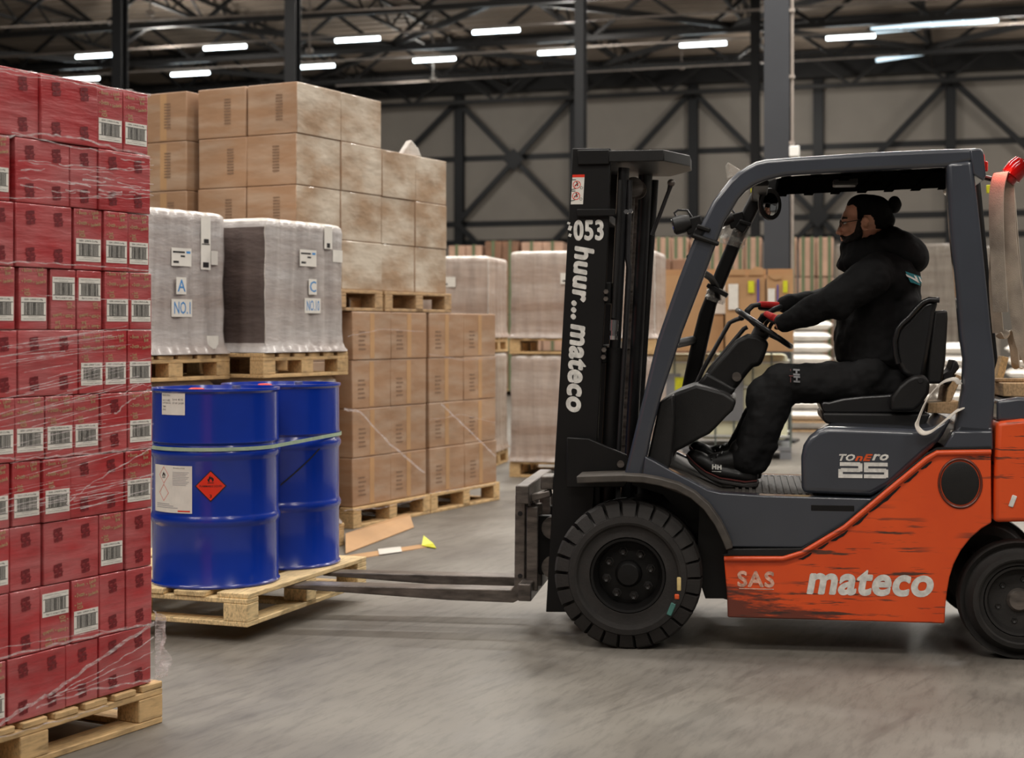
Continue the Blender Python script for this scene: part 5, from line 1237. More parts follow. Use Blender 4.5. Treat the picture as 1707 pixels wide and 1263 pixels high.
for cy in (.3, .68):
    c_ = o2_ + ax * (wl * .4) + ay * (hl * (cy - .02)); ring(mb, c_, .0145, .0175, 1); ring(mb, c_ + ax * .022 - ay * .014, .0045, .0062, 2)
    for (dx, dy, w_, h_, an) in ((-.002, 0, .016, .005, .6), (.002, .004, .005, .02, .3), (-.014, .022, .02, .003, 0), (-.016, -.02, .024, .003, .2)):
        xx = ax * math.cos(an) + ay * math.sin(an); yy = ay * math.cos(an) - ax * math.sin(an); quad(mb, c_ + ax * dx + ay * dy - Vector((0, .0004, 0)), xx, yy, -w_ / 2, w_ / 2, -h_ / 2, h_ / 2, 2)
    quad(mb, c_ - Vector((0, .0005, 0)), (ax + ay).normalized(), (ay - ax).normalized(), -.017, .017, -.0012, .0012, 1)
mb.build('warning_sticker', [MT['paper'], MT['haz'], MT['ink']], mast, smooth=0)
# ---- carriage and forks
car = thing('carriage', None, None); car.parent = FK; car['label'] = 'dark steel fork carriage'
def ub_(px, py, w): return K.P(px, py, w)
for (x0, x1, y0, y1) in ((864, 886, 806, 836), (868, 890, 968, 996)):
    a, z0_ = ub_(x0, y1, .25); b, z1_ = ub_(x1, y0, .25); mb = MB(); mb.bx(a, b, .16, .98, z0_, z1_); mb.build('finger_bar', MT['iron'], car, .006)
a, z0_ = ub_(880, 984, .27); b, z1_ = ub_(897, 844, .27)
for w in (.26, .40, .70, .86):
    mb = MB(); mb.bx(a - .005, b, w, w + .03, z0_, z1_); mb.build('carriage_plate', MT['iron'], car, .005)
for w in (WM0 + .115, WM1 - .165):
    mb = MB(); mb.bx(b - .01, b + .1, w, w + .05, z0_ + .06, z1_ - .05); mb.build('roller_plate', MT['black'], car, .005)
    for zz in (z0_ + .1, z1_ - .1):
        mb = MB(); mb.lathe([(0, -.02), (.05, -.02), (.05, .02), (0, .02)], (b + .06, w - .02, zz), 'y', 20); mb.build('roller', MT['iron'], car)
mb = MB(); a2, z2 = ub_(905, 826, .25); mb.box((a2 - .01, .28, z2), (.09, .08, .03), Matrix.Rotation(R(-14), 3, 'Y')); mb.build('latch', MT['iron'], car, .006)
mb = MB(); a2, z2 = ub_(912, 801, .25); mb.bx(a2 - .03, a2 + .03, .25, .4, z2 - .04, z2 + .02); mb.build('stop_block', MT['iron'], car, .006)
def fork(w, tip_px):
    f = bpy.data.objects.new('fork', None); COL.objects.link(f); f.parent = FK
    ush, zt = ub_(860, 836, .33); ub2 = ub_(877, 836, .33)[0]; ztop = dz + .1212; zbot = .14
    tipu = K.P(tip_px, 980, .33)[0]; wd = .115
    poly = [(ush, zt), (ub2, zt), (ub2 - .004, zbot + .05), (ub2 - .02, zbot + .015), (ub2 - .055, zbot - .004), (ush - .3, zbot), (tipu, ztop - .016), (tipu - .008, ztop - .006), (tipu, ztop), (ush - .02, ztop), (ush - .004, ztop + .018)]
    mb = MB(); mb.prism(poly, w, w + wd); mb.build('blade', MT['iron'], f, .004)
    mb = MB(); mb.bx(ush - .004, ub2 + .03, w + .03, w + .085, zt - .006, zt + .03); mb.build('hook', MT['iron'], f, .004)
    for zz in (zt - .05, zt - .33): mb = MB(); mb.lathe([(0, -.003), (.011, -.003), (.011, .002), (0, .002)], ((ush + ub2) / 2, w, zz), 'y', 12); mb.build('pin', MT['ink'], f)
    return f
fork(.305, 465); fork(.675, 505)
# ---- cab
cowl = [(1080, 800), (1100, 668), (1128, 653), (1160, 641), (1185, 647), (1208, 654), (1228, 668), (1222, 684), (1211, 694), (1196, 710), (1183, 723), (1165, 732), (1142, 745), (1128, 752), (1118, 770), (1112, 800)]
pr('dash_cowl', cowl, .26, .93, 'plastic', .015, .26, 3)
pr('dash_side', [(1074, 796), (1101, 668), (1124, 656), (1126, 700), (1120, 768), (1112, 792)], .12, .27, 'plastic', .01, .2)
col_ = [(1162, 640), (1204, 592), (1226, 566), (1246, 556), (1262, 558), (1283, 570), (1279, 582), (1274, 596), (1268, 610), (1256, 612), (1247, 622), (1231, 643), (1213, 664), (1190, 656)]
pr('steering_column', col_, .49, .68, 'plastic', .02, .49, 3)
pr('column_cover', [(1160, 642), (1178, 620), (1228, 648), (1212, 668)], .475, .70, 'plastic', .015, .475, 3)
mb = MB(); mb.lathe([(0, -.005), (.02, -.005), (.022, .004), (0, .01)], (0, 0, 0), 'y', 18); mb.build('key_switch', MT['iron'], FK, loc=k3(1228, 628, .474))
ca, cb_ = k3(1229, 517, .575), k3(1319, 578, .575); cc = (ca + cb_) / 2; sa = (cb_ - ca).normalized(); sn = Vector((-sa.z, 0, sa.x))
if sn.z < 0: sn = -sn
rad = (cb_ - ca).length / 2 - .004; wv = Vector((0, 1, 0))
sw = bpy.data.objects.new('steering_wheel', None); COL.objects.link(sw); sw.parent = FK; sw.location = cc
mb = MB(); N_ = 40; vs = []; 
for i in range(N_):
    A = 2 * math.pi * i / N_; d_ = sa * math.cos(A) + wv * math.sin(A)
    for j in range(10): B_ = 2 * math.pi * j / 10; vs.append(d_ * (rad + .0135 * math.cos(B_)) + sn * (.0135 * math.sin(B_)))
mb.add(vs, [(i * 10 + j, ((i + 1) % N_) * 10 + j, ((i + 1) % N_) * 10 + (j + 1) % 10, i * 10 + (j + 1) % 10) for i in range(N_) for j in range(10)]); mb.build('rim', MT['vinyl'], sw, smooth=80)
for A in (.5, 2.6, 4.7):
    mb = MB(); mb.bar(-sn * .02, (sa * math.cos(A) + wv * math.sin(A)) * rad, .03, .01, sn.cross(sa * math.cos(A) + wv * math.sin(A))); mb.build('spoke', MT['vinyl'], sw, .003)
mb = MB(); mb.tube([-sn * .06, -sn * .01, sn * .004], [.035, .042, .03], 20); mb.build('hub', MT['plastic'], sw, smooth=40)
tube('control_lever', [k3(1236, 530, .72), k3(1226, 533, .72), k3(1216, 538, .72), k3(1172, 616, .72), k3(1160, 642, .72)], .0105, 'ink'); tube('control_lever', [k3(1246, 545, .69), k3(1240, 548, .69), k3(1184, 615, .69), k3(1170, 640, .69)], .0105, 'ink')
mb = MB(); mb.sphere(k3(1236, 529, .72), .016); mb.build('lever_knob', MT['ink'], FK)
# seat
seat = thing('seat', None, None); seat.parent = FK; seat['label'] = 'black vinyl suspension seat'
def sp_(name, pts, w0, w1, mat='vinyl', bev=.02, wp=None, sg=3): return pr(name, pts, w0, w1, mat, bev, wp if wp is not None else .33, sg, seat, 50)
back = [(1566, 500), (1549, 499), (1538, 504), (1527, 515), (1515, 529), (1503, 540), (1496, 549), (1491, 568), (1493, 590), (1497, 606), (1504, 620), (1530, 640), (1542, 628), (1549, 592), (1556, 550), (1560, 520)]
sp_('backrest', back, .34, .82, 'vinyl', .022)
mb = MB(); mb.tube([k3(x, y, .335) for x, y in back[:10]], .012, 8); mb.build('backrest_piping', MT['vinyl'], seat, smooth=60)
sp_('backrest_shell', [(1558, 518), (1581, 516), (1582, 530), (1578, 600), (1572, 640), (1546, 640), (1550, 590)], .36, .8, 'plastic', .012)
sp_('hip_bolster', [(1484, 685), (1485, 662), (1499, 643), (1512, 632), (1524, 626), (1541, 624), (1551, 636), (1549, 656), (1538, 672), (1524, 685)], .30, .36, 'plastic', .015, .30)
sp_('hip_bolster', [(1484, 685), (1485, 662), (1499, 643), (1512, 632), (1524, 626), (1541, 624), (1551, 636), (1549, 656), (1538, 672), (1524, 685)], .80, .86, 'plastic', .015, .30)
sp_('seat_cushion', [(1372, 686), (1368, 676), (1372, 669), (1382, 670), (1405, 664), (1440, 660), (1476, 658), (1540, 650), (1545, 690), (1376, 690)], .36, .80, 'vinyl', .018)
sp_('seat_base', [(1371, 688), (1371, 700), (1378, 706), (1400, 709), (1540, 716), (1552, 690)], .34, .82, 'plastic', .01)
mb = MB(); mb.lathe([(0, -.004), (.011, -.004), (.012, .002), (0, .002)], (0, 0, 0), 'y', 16); mb.build('pivot_cap', MT['ink'], seat, loc=k3(1534, 634, .30))
# ---- lettering on the body
def fdecal(s, x0, x1, y0, y1, w, mat, **k):
    a, z0_ = K.P(x0, y1, w); b, z1_ = K.P(x1, y0, w); mb = MB(); heavy(mb, s, (a, w - .0015, z0_), (1, 0, 0), (0, 0, 1), b - a, z1_ - z0_, (z1_ - z0_) * .035, **k); return mb.build('lettering', MT[mat], FK, smooth=0)
fdecal('mateco', 1346, 1555, 953, 989, W0, 'decal', off=.018, shear=.18, space=1.06, res=5)
fdecal('SAS', 1230, 1290, 953, 977, W0, 'decal_worn', off=.01, space=1.12, res=4)
mb = MB(); a, z0_ = K.P(1232, 980, W0); b, _ = K.P(1290, 980, W0); mb.bx(a, b, W0 - .002, W0 - .0008, z0_ - .003, z0_ + .001); mb.build('lettering', MT['decal_worn'], FK, smooth=0)
fdecal('TO', 1399, 1425, 757, 767.5, .07, 'decal', off=.018, shear=.3, space=1.05); fdecal('nE', 1425.5, 1454.5, 757, 767.5, .07, 'orange_ink', off=.018, shear=.3, space=1.05); fdecal('ro', 1454, 1481, 757, 767, .07, 'decal', off=.018, shear=.3, space=1.05)
# the blocky 25, drawn as strokes
a, z0_ = K.P(1397.5, 796, .07); b, z1_ = K.P(1480.5, 771, .07); wN = (b - a); hN = z1_ - z0_
mb = MB(); e = .07 - .0016; st = .24
nst = [0]
def stroke(x0, x1, y0, y1): nst[0] += 1; mb.bx(a + x0 * wN, a + x1 * wN, e - .00012 * nst[0], e + .001, z0_ + y0 * hN, z0_ + y1 * hN)
for (x0, x1, y0, y1) in ((.03, .44, .76, 1), (.40, .485, .42, .94), (.05, .44, .38, .62), (0, .09, .0, .56), (0, .485, 0, .24), (.515, .99, .76, 1), (.515, .6, .42, 1), (.515, .96, .38, .62), (.92, 1, .05, .56), (.515, .96, 0, .24)): stroke(x0, x1, y0, y1)
mb.build('lettering', MT['decal'], FK, smooth=0)
# ---- things lying at the back of the truck
MT['sling_plank'] = MT['wood_old']
def item(name, label, cat, c): return thing(name, label, cat, (K.world(c.x, c.y, c.z)), K.rz)
c = k3(1690, 660, .25); o = item('timber_block', 'thick pale timber block lying on the counterweight at the right edge', 'timber', c)
mb = MB(); u0q, z0q = K.P(1668, 654, .2); u1q, z1q = K.P(1740, 632, .2); mb.box(((u1q - u0q) / 2 - (c.x - u0q) + .0, .06, (z1q - z0q) / 2 + .002), (u1q - u0q, .34, z1q - z0q)); mb.build('plank', MT['wood_old'], o, .004)
mb = MB(); mb.box(((u1q - u0q) / 2 - (c.x - u0q), .06, (z1q - z0q) + .010), (u1q - u0q + .02, .1, .014)); mb.build('top_board', MT['wood_old'], o, .003)
c = k3(1657, 640, .5); o = item('timber_stick', 'splintered timber stick leaning behind the rear guard post', 'timber', c)
mb = MB(); p0, p1 = k3(1655, 664, .42) - c, k3(1673, 594, .42) - c; mb.bar(p0, p1, .1, .03); mb.build('stick', MT['wood'], o, .003)
c = k3(1575, 690, .4); o = item('wooden_box', 'small rough wooden box behind the seat, inside the white strap loop', 'box', c)
mb = MB(); mb.prism([(p[0] - c.x, p[1] - c.z) for p in pp([(1545, 688), (1548, 672), (1598, 668), (1598, 690)], .4)], 0, .25); mb.build('lower_board', MT['wood_old'], o, .003)
mb = MB(); mb.prism([(p[0] - c.x, p[1] - c.z) for p in pp([(1576, 672), (1586, 668), (1604, 628), (1596, 624), (1580, 648)], .4)], .0, .3); mb.build('side_board', MT['wood_old'], o, .003)
c = k3(1575, 640, .5); o = item('black_cloth', 'crumpled black cloth bunched behind the seat back', 'cloth', c)
mb = MB(); mb.prism([(p[0] - c.x, p[1] - c.z) for p in pp([(1566, 624), (1580, 616), (1586, 598), (1592, 602), (1596, 612), (1588, 622), (1582, 640), (1568, 640)], .5)], -.08, .1); mb.build('fold', MT['ink'], o, .008)
# white strap loop
lp = [(1600, 640), (1592, 632), (1575, 636), (1558, 650), (1543, 672), (1531, 700), (1530, 712), (1538, 721), (1552, 718), (1570, 704), (1590, 688), (1604, 680)]
c = k3(1560, 690, .045); o = item('white_strap', 'white webbing strap looped round the foot of the rear guard post', 'strap', c)
MT['strap_white'] = M('white_webbing', (214, 206, 196), .7, 0, 0, .08, 12, None, .2, 200)
P_ = [k3(x, y, .05) - c + Vector((0, .02 * math.sin(i * .6), 0)) for i, (x, y) in enumerate(lp)]
sm = []
for i in range(len(P_) - 1):
    for k in range(5):
        t = k / 5; p0, p1, p2, p3 = P_[max(i - 1, 0)], P_[i], P_[i + 1], P_[min(i + 2, len(P_) - 1)]
        sm.append(.5 * ((2 * p1) + (p2 - p0) * t + (2 * p0 - 5 * p1 + 4 * p2 - p3) * t * t + (3 * p1 - p0 - 3 * p2 + p3) * t ** 3))
mb = MB(); mb.ribbon(sm + [P_[-1]], .05, .004, (0.35, 1, .25)); mb.build('webbing', MT['strap_white'], o)
# lifting slings hung over the beacon arm
def sling(pts, wid, label, w, side):
    c = k3(*pts[0][:2], w); o = item('lifting_sling', label, 'sling', c)
    P_ = [k3(x, y, w + dw) - c for (x, y, dw) in [(p + (0,))[:3] for p in pts]]; sm = []
    for i in range(len(P_) - 1):
        for k in range(6):
            t = k / 6; p0, p1, p2, p3 = P_[max(i - 1, 0)], P_[i], P_[i + 1], P_[min(i + 2, len(P_) - 1)]
            sm.append(.5 * ((2 * p1) + (p2 - p0) * t + (2 * p0 - 5 * p1 + 4 * p2 - p3) * t * t + (3 * p1 - p0 - 3 * p2 + p3) * t ** 3))
    sm.append(P_[-1]); mb = MB(); mb.ribbon(sm, wid, .006, side); mb.build('webbing', MT['webbing'], o)
sling([(1668, 520, .02), (1662, 410, 0), (1661, 330, 0), (1666, 296, 0), (1672, 288, .02), (1678, 300, .05), (1682, 390, .06), (1690, 470, .06), (1702, 560, .05), (1722, 610, .05)], .062, 'dirty white webbing sling hung over the beacon arm, front loop', .26, (1, -.5, .1))
sling([(1664, 555, .1), (1658, 470, .05), (1664, 350, .04), (1668, 300, .03), (1674, 292, .04), (1682, 320, .08), (1690, 420, .1), (1700, 520, .1), (1706, 600, .1)], .05, 'greyer webbing sling behind the front one on the beacon arm', .36, (1, -.6, 0))
sling([(1664, 556), (1672, 562), (1682, 552), (1690, 580), (1694, 610), (1704, 612)], .05, 'loose end of webbing drooping onto the timber block', .42, (.6, -1, 0))
# ================================================================ THE DRIVER
MT['skin'] = M('skin', (216, 158, 130), .5, 0, .05, .08, 14, None, .05, 120)
MT['hair'] = M('black_hair', (9, 8, 8), .6, 0, 0, .3, 30, (1, 6, 6), .6, 120, spec=.2)
MT['beard'] = M('dark_beard', (24, 19, 17), .7, 0, 0, .4, 60, None, .5, 220)
MT['hoodie'] = M('black_fleece', (17, 17, 18), .85, 0, 0, .15, 9, None, .35, 14, 3, .2)
MT['trouser'] = M('black_work_trousers', (20, 20, 21), .8, 0, 0, .15, 9, None, .35, 12, 3, .25)
MT['panel'] = M('charcoal_trouser_panel', (34, 34, 36), .8, 0, 0, .1, 9, None, .3, 16, 3, .25)
MT['glove_red'] = M('red_glove_knit', (190, 26, 22), .75, 0, 0, .12, 60, None, .3, 220)
MT['glove_black'] = M('black_glove_coating', (20, 20, 21), .6, 0, 0, .1, 30)
MT['boot'] = M('black_boot_leather', (20, 19, 19), .5, 0, .1, .15, 20)
MT['sole'] = M('dark_rubber_sole', (36, 32, 30), .7, 0, 0, .15, 20)
MT['boot_line'] = M('dark_red_sole_line', (84, 30, 28), .6)
MT['teal_print'] = M('teal_print', (24, 120, 130), .6)
HIP = k3(1478, 650, .575)
PER = thing('person', 'driver in black hoodie and work trousers with a hair bun, seated at the steering wheel', 'person', K.world(HIP.x, HIP.y, HIP.z), K.rz)
def j(px, py, w): return k3(px, py, w) - HIP
def blob(name, prims, voxel, mat, it=4, parent=PER, fac=.5):
    """joins rounded solids into one continuous skin"""
    mb = MB()
    for p in prims:
        if p[0] == 'e': mb.sphere(p[1], p[2], 18, 12, p[3] if len(p) > 3 else None)
        else:
            _, a, ra, b, rb = p; ra = Vector((ra,) * 3) if isinstance(ra, (int, float)) else Vector(ra); rb = Vector((rb,) * 3) if isinstance(rb, (int, float)) else Vector(rb)
            n = max(2, math.ceil((b - a).length / (min(min(ra), min(rb)) * .4)))
            for i in range(n + 1): t = i / n; mb.sphere(a.lerp(b, t), ra.lerp(rb, t), 14, 9)
    o = mb.build(name, MT[mat] if isinstance(mat, str) else mat, None, smooth=0)
    r = o.modifiers.new('r', 'REMESH'); r.mode = 'VOXEL'; r.voxel_size = voxel
    s_ = o.modifiers.new('s', 'SMOOTH'); s_.factor = fac; s_.iterations = it
    me = bpy.data.meshes.new_from_object(o.evaluated_get(bpy.context.evaluated_depsgraph_get())); me.name = name
    bpy.data.objects.remove(o); me.materials.clear()
    for m in (mat if isinstance(mat, list) else [MT[mat]]): me.materials.append(m)
    me.shade_smooth(); return link(name, me, parent)
px_ = 1 / 370.0
WC = .575
# --- body: head, neck, trunk and limbs as one skin
H = lambda x, y, dw=0: j(x, y, WC + dw)
head = [('e', H(1449, 360), (.095, .073, .089)), ('e', H(1457, 359), (.074, .075, .080)), ('e', H(1433, 352), (.066, .063, .064)), ('e', H(1425, 374), (.056, .058, .075)), ('e', H(1426, 396), (.054, .05, .036)),
        ('e', H(1413, 404), (.026, .028, .02)), ('c', H(1410, 366), .022, H(1420, 362), .045), ('e', H(1410, 363.5), (.015, .046, .008)),
        ('c', H(1403.5, 372), .009, H(1398.5, 386), .011), ('e', H(1397, 387.5), (.0125, .012, .010)), ('e', H(1401.5, 389), (.011, .017, .008)), ('e', H(1404, 396.5), (.010, .022, .006)), ('e', H(1405, 400), (.010, .02, .006)),
        ('e', H(1412, 380, -.034), (.024, .02, .022)), ('e', H(1412, 380, .034), (.024, .02, .022)),
        ('c', H(1442, 372, -.072), (.014, .01, .02), H(1440, 379, -.074), (.01, .009, .014)), ('c', H(1442, 372, .072), (.014, .01, .02), H(1440, 379, .074), (.01, .009, .014)),
        ('c', H(1452, 395), .062, H(1468, 440), .075)]
for s_ in (-1, 1):
    c = H(1442.5, 373, s_ * .082)
    for i in range(9): A = math.pi * (.15 + 1.5 * i / 8); head.append(('e', c + Vector((.016 * math.cos(A) * -1 * -1, s_ * .004, .027 * math.sin(A))), (.007, .006, .008)))
trunk = [('c', j(1468, 470, WC), (.10, .15, .10), j(1470, 600, WC), (.11, .14, .11)), ('c', j(1478, 630, WC), (.11, .15, .09), j(1482, 645, WC), (.11, .15, .08))]
SHN, ELN, WRN = j(1447, 462, .36), j(1388, 503, .33), j(1303, 540, .43)
SHF, ELF, WRF = j(1447, 462, .79), j(1388, 500, .84), j(1312, 507, .70)
HPN, KNN, ANN = j(1470, 637, .48), j(1303, 638, .42), j(1242, 772, .42)
HPF, KNF, ANF = j(1470, 637, .67), j(1306, 640, .70), j(1236, 752, .70)
limbs = [('c', SHN, .06, ELN, .047), ('c', ELN, .045, WRN, .03), ('c', SHF, .06, ELF, .047), ('c', ELF, .045, WRF, .03), ('c', H(1466, 455, -.02), .08, SHN, .06), ('c', H(1466, 455, .02), .08, SHF, .06),
         ('c', HPN, .075, KNN, .058), ('c', KNN, .056, ANN, .04), ('c', HPF, .075, KNF, .058), ('c', KNF, .056, ANF, .04)]
# wrists run on into the gloved hands
body = blob('body', head + trunk + limbs, .0052, 'skin', 3)
# eyes
MT['eye'] = M('eye_white', (214, 206, 198), .3); 
for s_ in (-1, 1):
    mb = MB(); mb.sphere(H(1409.5, 372, s_ * .031), (.0115, .013, .0085)); mb.build('eye', MT['eye'], PER)
    mb = MB(); mb.sphere(H(1406.4, 372, s_ * .032), (.005, .006, .006)); mb.build('iris', MT['hair'], PER)
    mb = MB(); mb.tube([H(1405, 364.5, s_ * .012), H(1405, 363, s_ * .03), H(1412, 363.5, s_ * .05)], [.004, .0055, .003], 8); mb.build('eyebrow', MT['beard'], PER)
# hair drawn back into a bun
hair = [('e', H(1450, 358), (.099, .0785, .0925)), ('e', H(1459, 356), (.077, .08, .083)), ('e', H(1439, 343), (.074, .066, .054)), ('e', H(1473, 367), (.052, .062, .048)), ('c', H(1426, 340), (.034, .05, .03), H(1416, 343), (.014, .04, .010)), ('c', H(1431, 352, -.058), (.012, .014, .03), H(1431, 366, -.06), (.010, .012, .018)), ('c', H(1431, 352, .058), (.012, .014, .03), H(1431, 366, .06), (.010, .012, .018)),
        ('c', H(1474, 347), .03, H(1488, 342), .022)]
hr = blob('hair', hair, .0055, 'hair', 3)
# cut the hair back from the face and the ears along the hairline
me = hr.data; import bmesh
bm = bmesh.new(); bm.from_mesh(me); kill = []
hl = [(1407, 347), (1413, 344), (1421, 342.5), (1426, 347), (1428, 366), (1434, 370), (1437, 361.5), (1450, 360), (1456, 370), (1459, 388), (1475, 393), (1500, 402)]
def hairline_z(u):
    P_ = [H(x, y) for x, y in hl]
    if u <= P_[0].x: return P_[0].z + .05
    for a, b in zip(P_, P_[1:]):
        if a.x <= u <= b.x: return a.z + (b.z - a.z) * (u - a.x) / max(1e-6, b.x - a.x)
    return P_[-1].z
for f in bm.faces:
    c = f.calc_center_median()
    if c.z < hairline_z(c.x) - .01 * 0: kill.append(f)
bmesh.ops.delete(bm, geom=kill, context='FACES'); bm.to_mesh(me); bm.free()
sol = hr.modifiers.new('thick', 'SOLIDIFY'); sol.thickness = .004; sol.offset = -1
bun = [('e', H(1491, 341), (.031, .036, .040))]
for i in range(7): A = i * .9; bun.append(('e', H(1491, 341) + Vector((.014 * math.cos(A), .014 * math.sin(A * 1.7), .014 * math.sin(A))), .019))
blob('hair_bun', bun, .005, 'hair', 2)
mb = MB(); mb.tube([H(1482.5, 346) + Vector((0, .021 * math.cos(a), .021 * math.sin(a))) for a in [i * math.pi / 8 for i in range(17)]], .005, 6); mb.build('hair_tie', MT['hair'], PER)
# beard and sideburns
beard = [('e', H(1425, 399), (.053, .054, .036)), ('e', H(1411, 407), (.029, .033, .021)), ('c', H(1431, 385, -.046), (.02, .014, .03), H(1434, 366, -.062), (.010, .008, .018)), ('c', H(1431, 385, .046), (.02, .014, .03), H(1434, 366, .062), (.010, .008, .018)),
         ('c', H(1431, 390, -.044), .02, H(1412, 402, -.028), .016), ('c', H(1431, 390, .044), .02, H(1412, 402, .028), .016), ('c', H(1402.5, 393.4, -.022), (.009, .012, .004), H(1402, 393.2, .022), (.009, .012, .004)), ('c', H(1408, 399, -.027), .009, H(1404, 394, -.022), .007), ('c', H(1408, 399, .027), .009, H(1404, 394, .022), .007)]
blob('beard', beard, .0045, 'beard', 2)
# glasses
gl_ = bpy.data.objects.new('glasses', None); COL.objects.link(gl_); gl_.parent = PER
for s_ in (-1, 1):
    c = H(1400.5, 372.5, s_ * .033); ring_ = [c + Vector((.006 * abs(math.cos(a)) ** 2 * (1 if s_ * math.cos(a) > 0 else 0), .025 * math.cos(a), .0165 * math.sin(a))) for a in [i * math.pi / 12 for i in range(25)]]
    mb = MB(); mb.tube(ring_, .0017, 6); mb.build('frame', MT['ink'], gl_, smooth=80)
    mb = MB(); mb.tube([c + Vector((.006, s_ * .025, .004)), H(1412, 370, s_ * .068), H(1434, 366, s_ * .079), H(1441, 369, s_ * .081)], .0018, 6); mb.build('temple', MT['ink'], gl_, smooth=80)
mb = MB(); mb.tube([H(1400.5, 371.5, -.009), H(1399.5, 370.5, 0), H(1400.5, 371.5, .009)], .0016, 6); mb.build('bridge', MT['ink'], gl_, smooth=80)
# --- hoodie
hd = [('c', j(1462, 488, WC), (.145, .18, .13), j(1452, 560, WC), (.172, .185, .13)), ('c', j(1452, 560, WC), (.172, .185, .12), j(1462, 596, WC), (.185, .195, .06)), ('e', j(1484, 470, WC), (.135, .19, .15)), ('e', j(1466, 450, WC), (.12, .17, .08)), ('e', j(1506, 520, WC), (.082, .165, .18)), ('e', j(1490, 590, WC), (.14, .19, .1)),
      ('c', j(1465, 455, WC - .08), .10, SHN + Vector((.01, 0, 0)), .088), ('c', j(1465, 455, WC + .08), .10, SHF + Vector((.01, 0, 0)), .088),
      ('c', SHN + Vector((.0, 0, -.01)), .092, ELN, .076), ('c', ELN, .075, WRN.lerp(ELN, .06), .043), ('c', SHF, .09, ELF, .074), ('c', ELF, .07, WRF.lerp(ELF, -.06), .040),
      ('e', WRN.lerp(ELN, .13), (.05, .046, .045)), ('e', ELN + Vector((.03, .0, -.02)), (.06, .06, .06))]
# collar standing round the neck
for i in range(18):
    A = 2 * math.pi * i / 18; front = -math.cos(A)
    yt = 396 + 14 * front if front > 0 else 396 + 16 * front
    c = j(1444, yt + 4, WC) + Vector((.090 * math.cos(A) , .083 * math.sin(A), 0)); bot = j(1446, 440, WC) + Vector((.105 * math.cos(A), .10 * math.sin(A), 0))
    hd.append(('c', bot, .034, c, .017))
hd += [('e', j(1410, 416, WC), (.026, .05, .045)), ('e', j(1424, 430, WC), (.05, .08, .035))]
# folds of cloth at the waist and elbow


hoodie = blob('hoodie', hd, .0085, 'hoodie', 4)
RY = Matrix.Rotation(R(38), 3, 'Y')
def cloth_folds(o, size, amount):
    tx = bpy.data.textures.new('cloth_folds', 'CLOUDS'); tx.noise_scale = size; tx.noise_depth = 2
    d = o.modifiers.new('folds', 'DISPLACE'); d.texture = tx; d.strength = amount; d.mid_level = .5; d.texture_coords = 'LOCAL'
hood = [('e', j(1508, 420, WC), (.118, .135, .088), RY), ('e', j(1524, 434, WC), (.058, .128, .068), RY), ('e', j(1488, 397, WC), (.055, .112, .05), RY), ('e', j(1476, 412, WC), (.08, .125, .055), RY), ('e', j(1456, 422, WC), (.07, .118, .036))]
cloth_folds(blob('hood', hood, .0085, 'hoodie', 5), .09, .016)
# print on the back shoulder
mb = MB(); c = j(1508, 447, .375)
# place the print on the hoodie surface by casting from the aisle side
from mathutils.bvhtree import BVHTree
def surf(o):
    me = o.data; return BVHTree.FromPolygons([v.co.copy() for v in me.vertices], [tuple(p.vertices) for p in me.polygons])
def onto(bvh, px, py, lift=.0015):
    d0 = Vector(((px - CX) / FPX, 1, -(py - HY) / FPX)); d = Vector((d0.xy.dot(K.u), d0.xy.dot(K.w), d0.z)).normalized()
    o_ = Vector(((Vector((0, 0)) - K.O).dot(K.u), (Vector((0, 0)) - K.O).dot(K.w), CAMH)) - HIP
    h, n, i, t = bvh.ray_cast(o_, d)
    return (h + n * lift) if h is not None else None
def printed(name, bvh, polys, mat, lift=.0015, parent=PER):
    mb = MB(); ok = False
    for poly in polys:
        P_ = [onto(bvh, x, y, lift) for x, y in poly]
        if all(p is not None for p in P_): mb.add(P_, [tuple(range(len(P_)))]); ok = True
    if ok:
        o = mb.build(name, MT[mat], parent, smooth=0); o.modifiers.new('t', 'SOLIDIFY').thickness = .001; return o
bh = surf(hoodie); cloth_folds(hoodie, .075, .022)
def grid(x0, x1, y0, y1, sk, nx=6, ny=4):
    f = lambda a, b: (x0 + (x1 - x0) * a + sk[0] * b, y0 + (y1 - y0) * b + sk[1] * a); L = []
    for i in range(nx):
        for k in range(ny): L.append([f(i / nx, k / ny), f((i + 1) / nx, k / ny), f((i + 1) / nx, (k + 1) / ny), f(i / nx, (k + 1) / ny)])
    return L
printed('back_print', bh, grid(1508, 1532, 453, 470, (8, 8)), 'teal_print', .006)
printed('back_print', bh, grid(1508, 1527, 457, 461, (2, 10), 6, 1) + grid(1521, 1525, 459, 470, (5, 2), 1, 4) + grid(1528, 1531, 461, 471, (4, 2), 1, 4), 'white', .0075)
# --- trousers
tr = [('c', j(1484, 632, WC), (.13, .19, .09), j(1486, 645, WC), (.13, .19, .075)), ('c', HPN, .098, KNN, .088), ('c', HPF, .098, KNF, .088), ('c', KNN, .088, KNN.lerp(ANN, .45), .092), ('c', KNN.lerp(ANN, .45), .094, ANN + Vector((.01, 0, .02)), .078),
      ('c', KNF, .086, KNF.lerp(ANF, .5), .09), ('c', KNF.lerp(ANF, .5), .09, ANF + Vector((.01, 0, .02)), .074), ('c', j(1452, 622, .44), .085, j(1440, 630, .45), .09), ('e', j(1270, 668, .42), (.075, .08, .11)),
      ('c', j(1282, 744, .42), (.04, .06, .03), j(1266, 776, .42), (.035, .055, .035)), ('c', j(1250, 765, .42), (.07, .062, .04), j(1252, 780, .42), (.058, .06, .03))]
trous = blob('trousers', tr, .0085, 'trouser', 4)
bt = surf(trous); cloth_folds(trous, .07, .02)
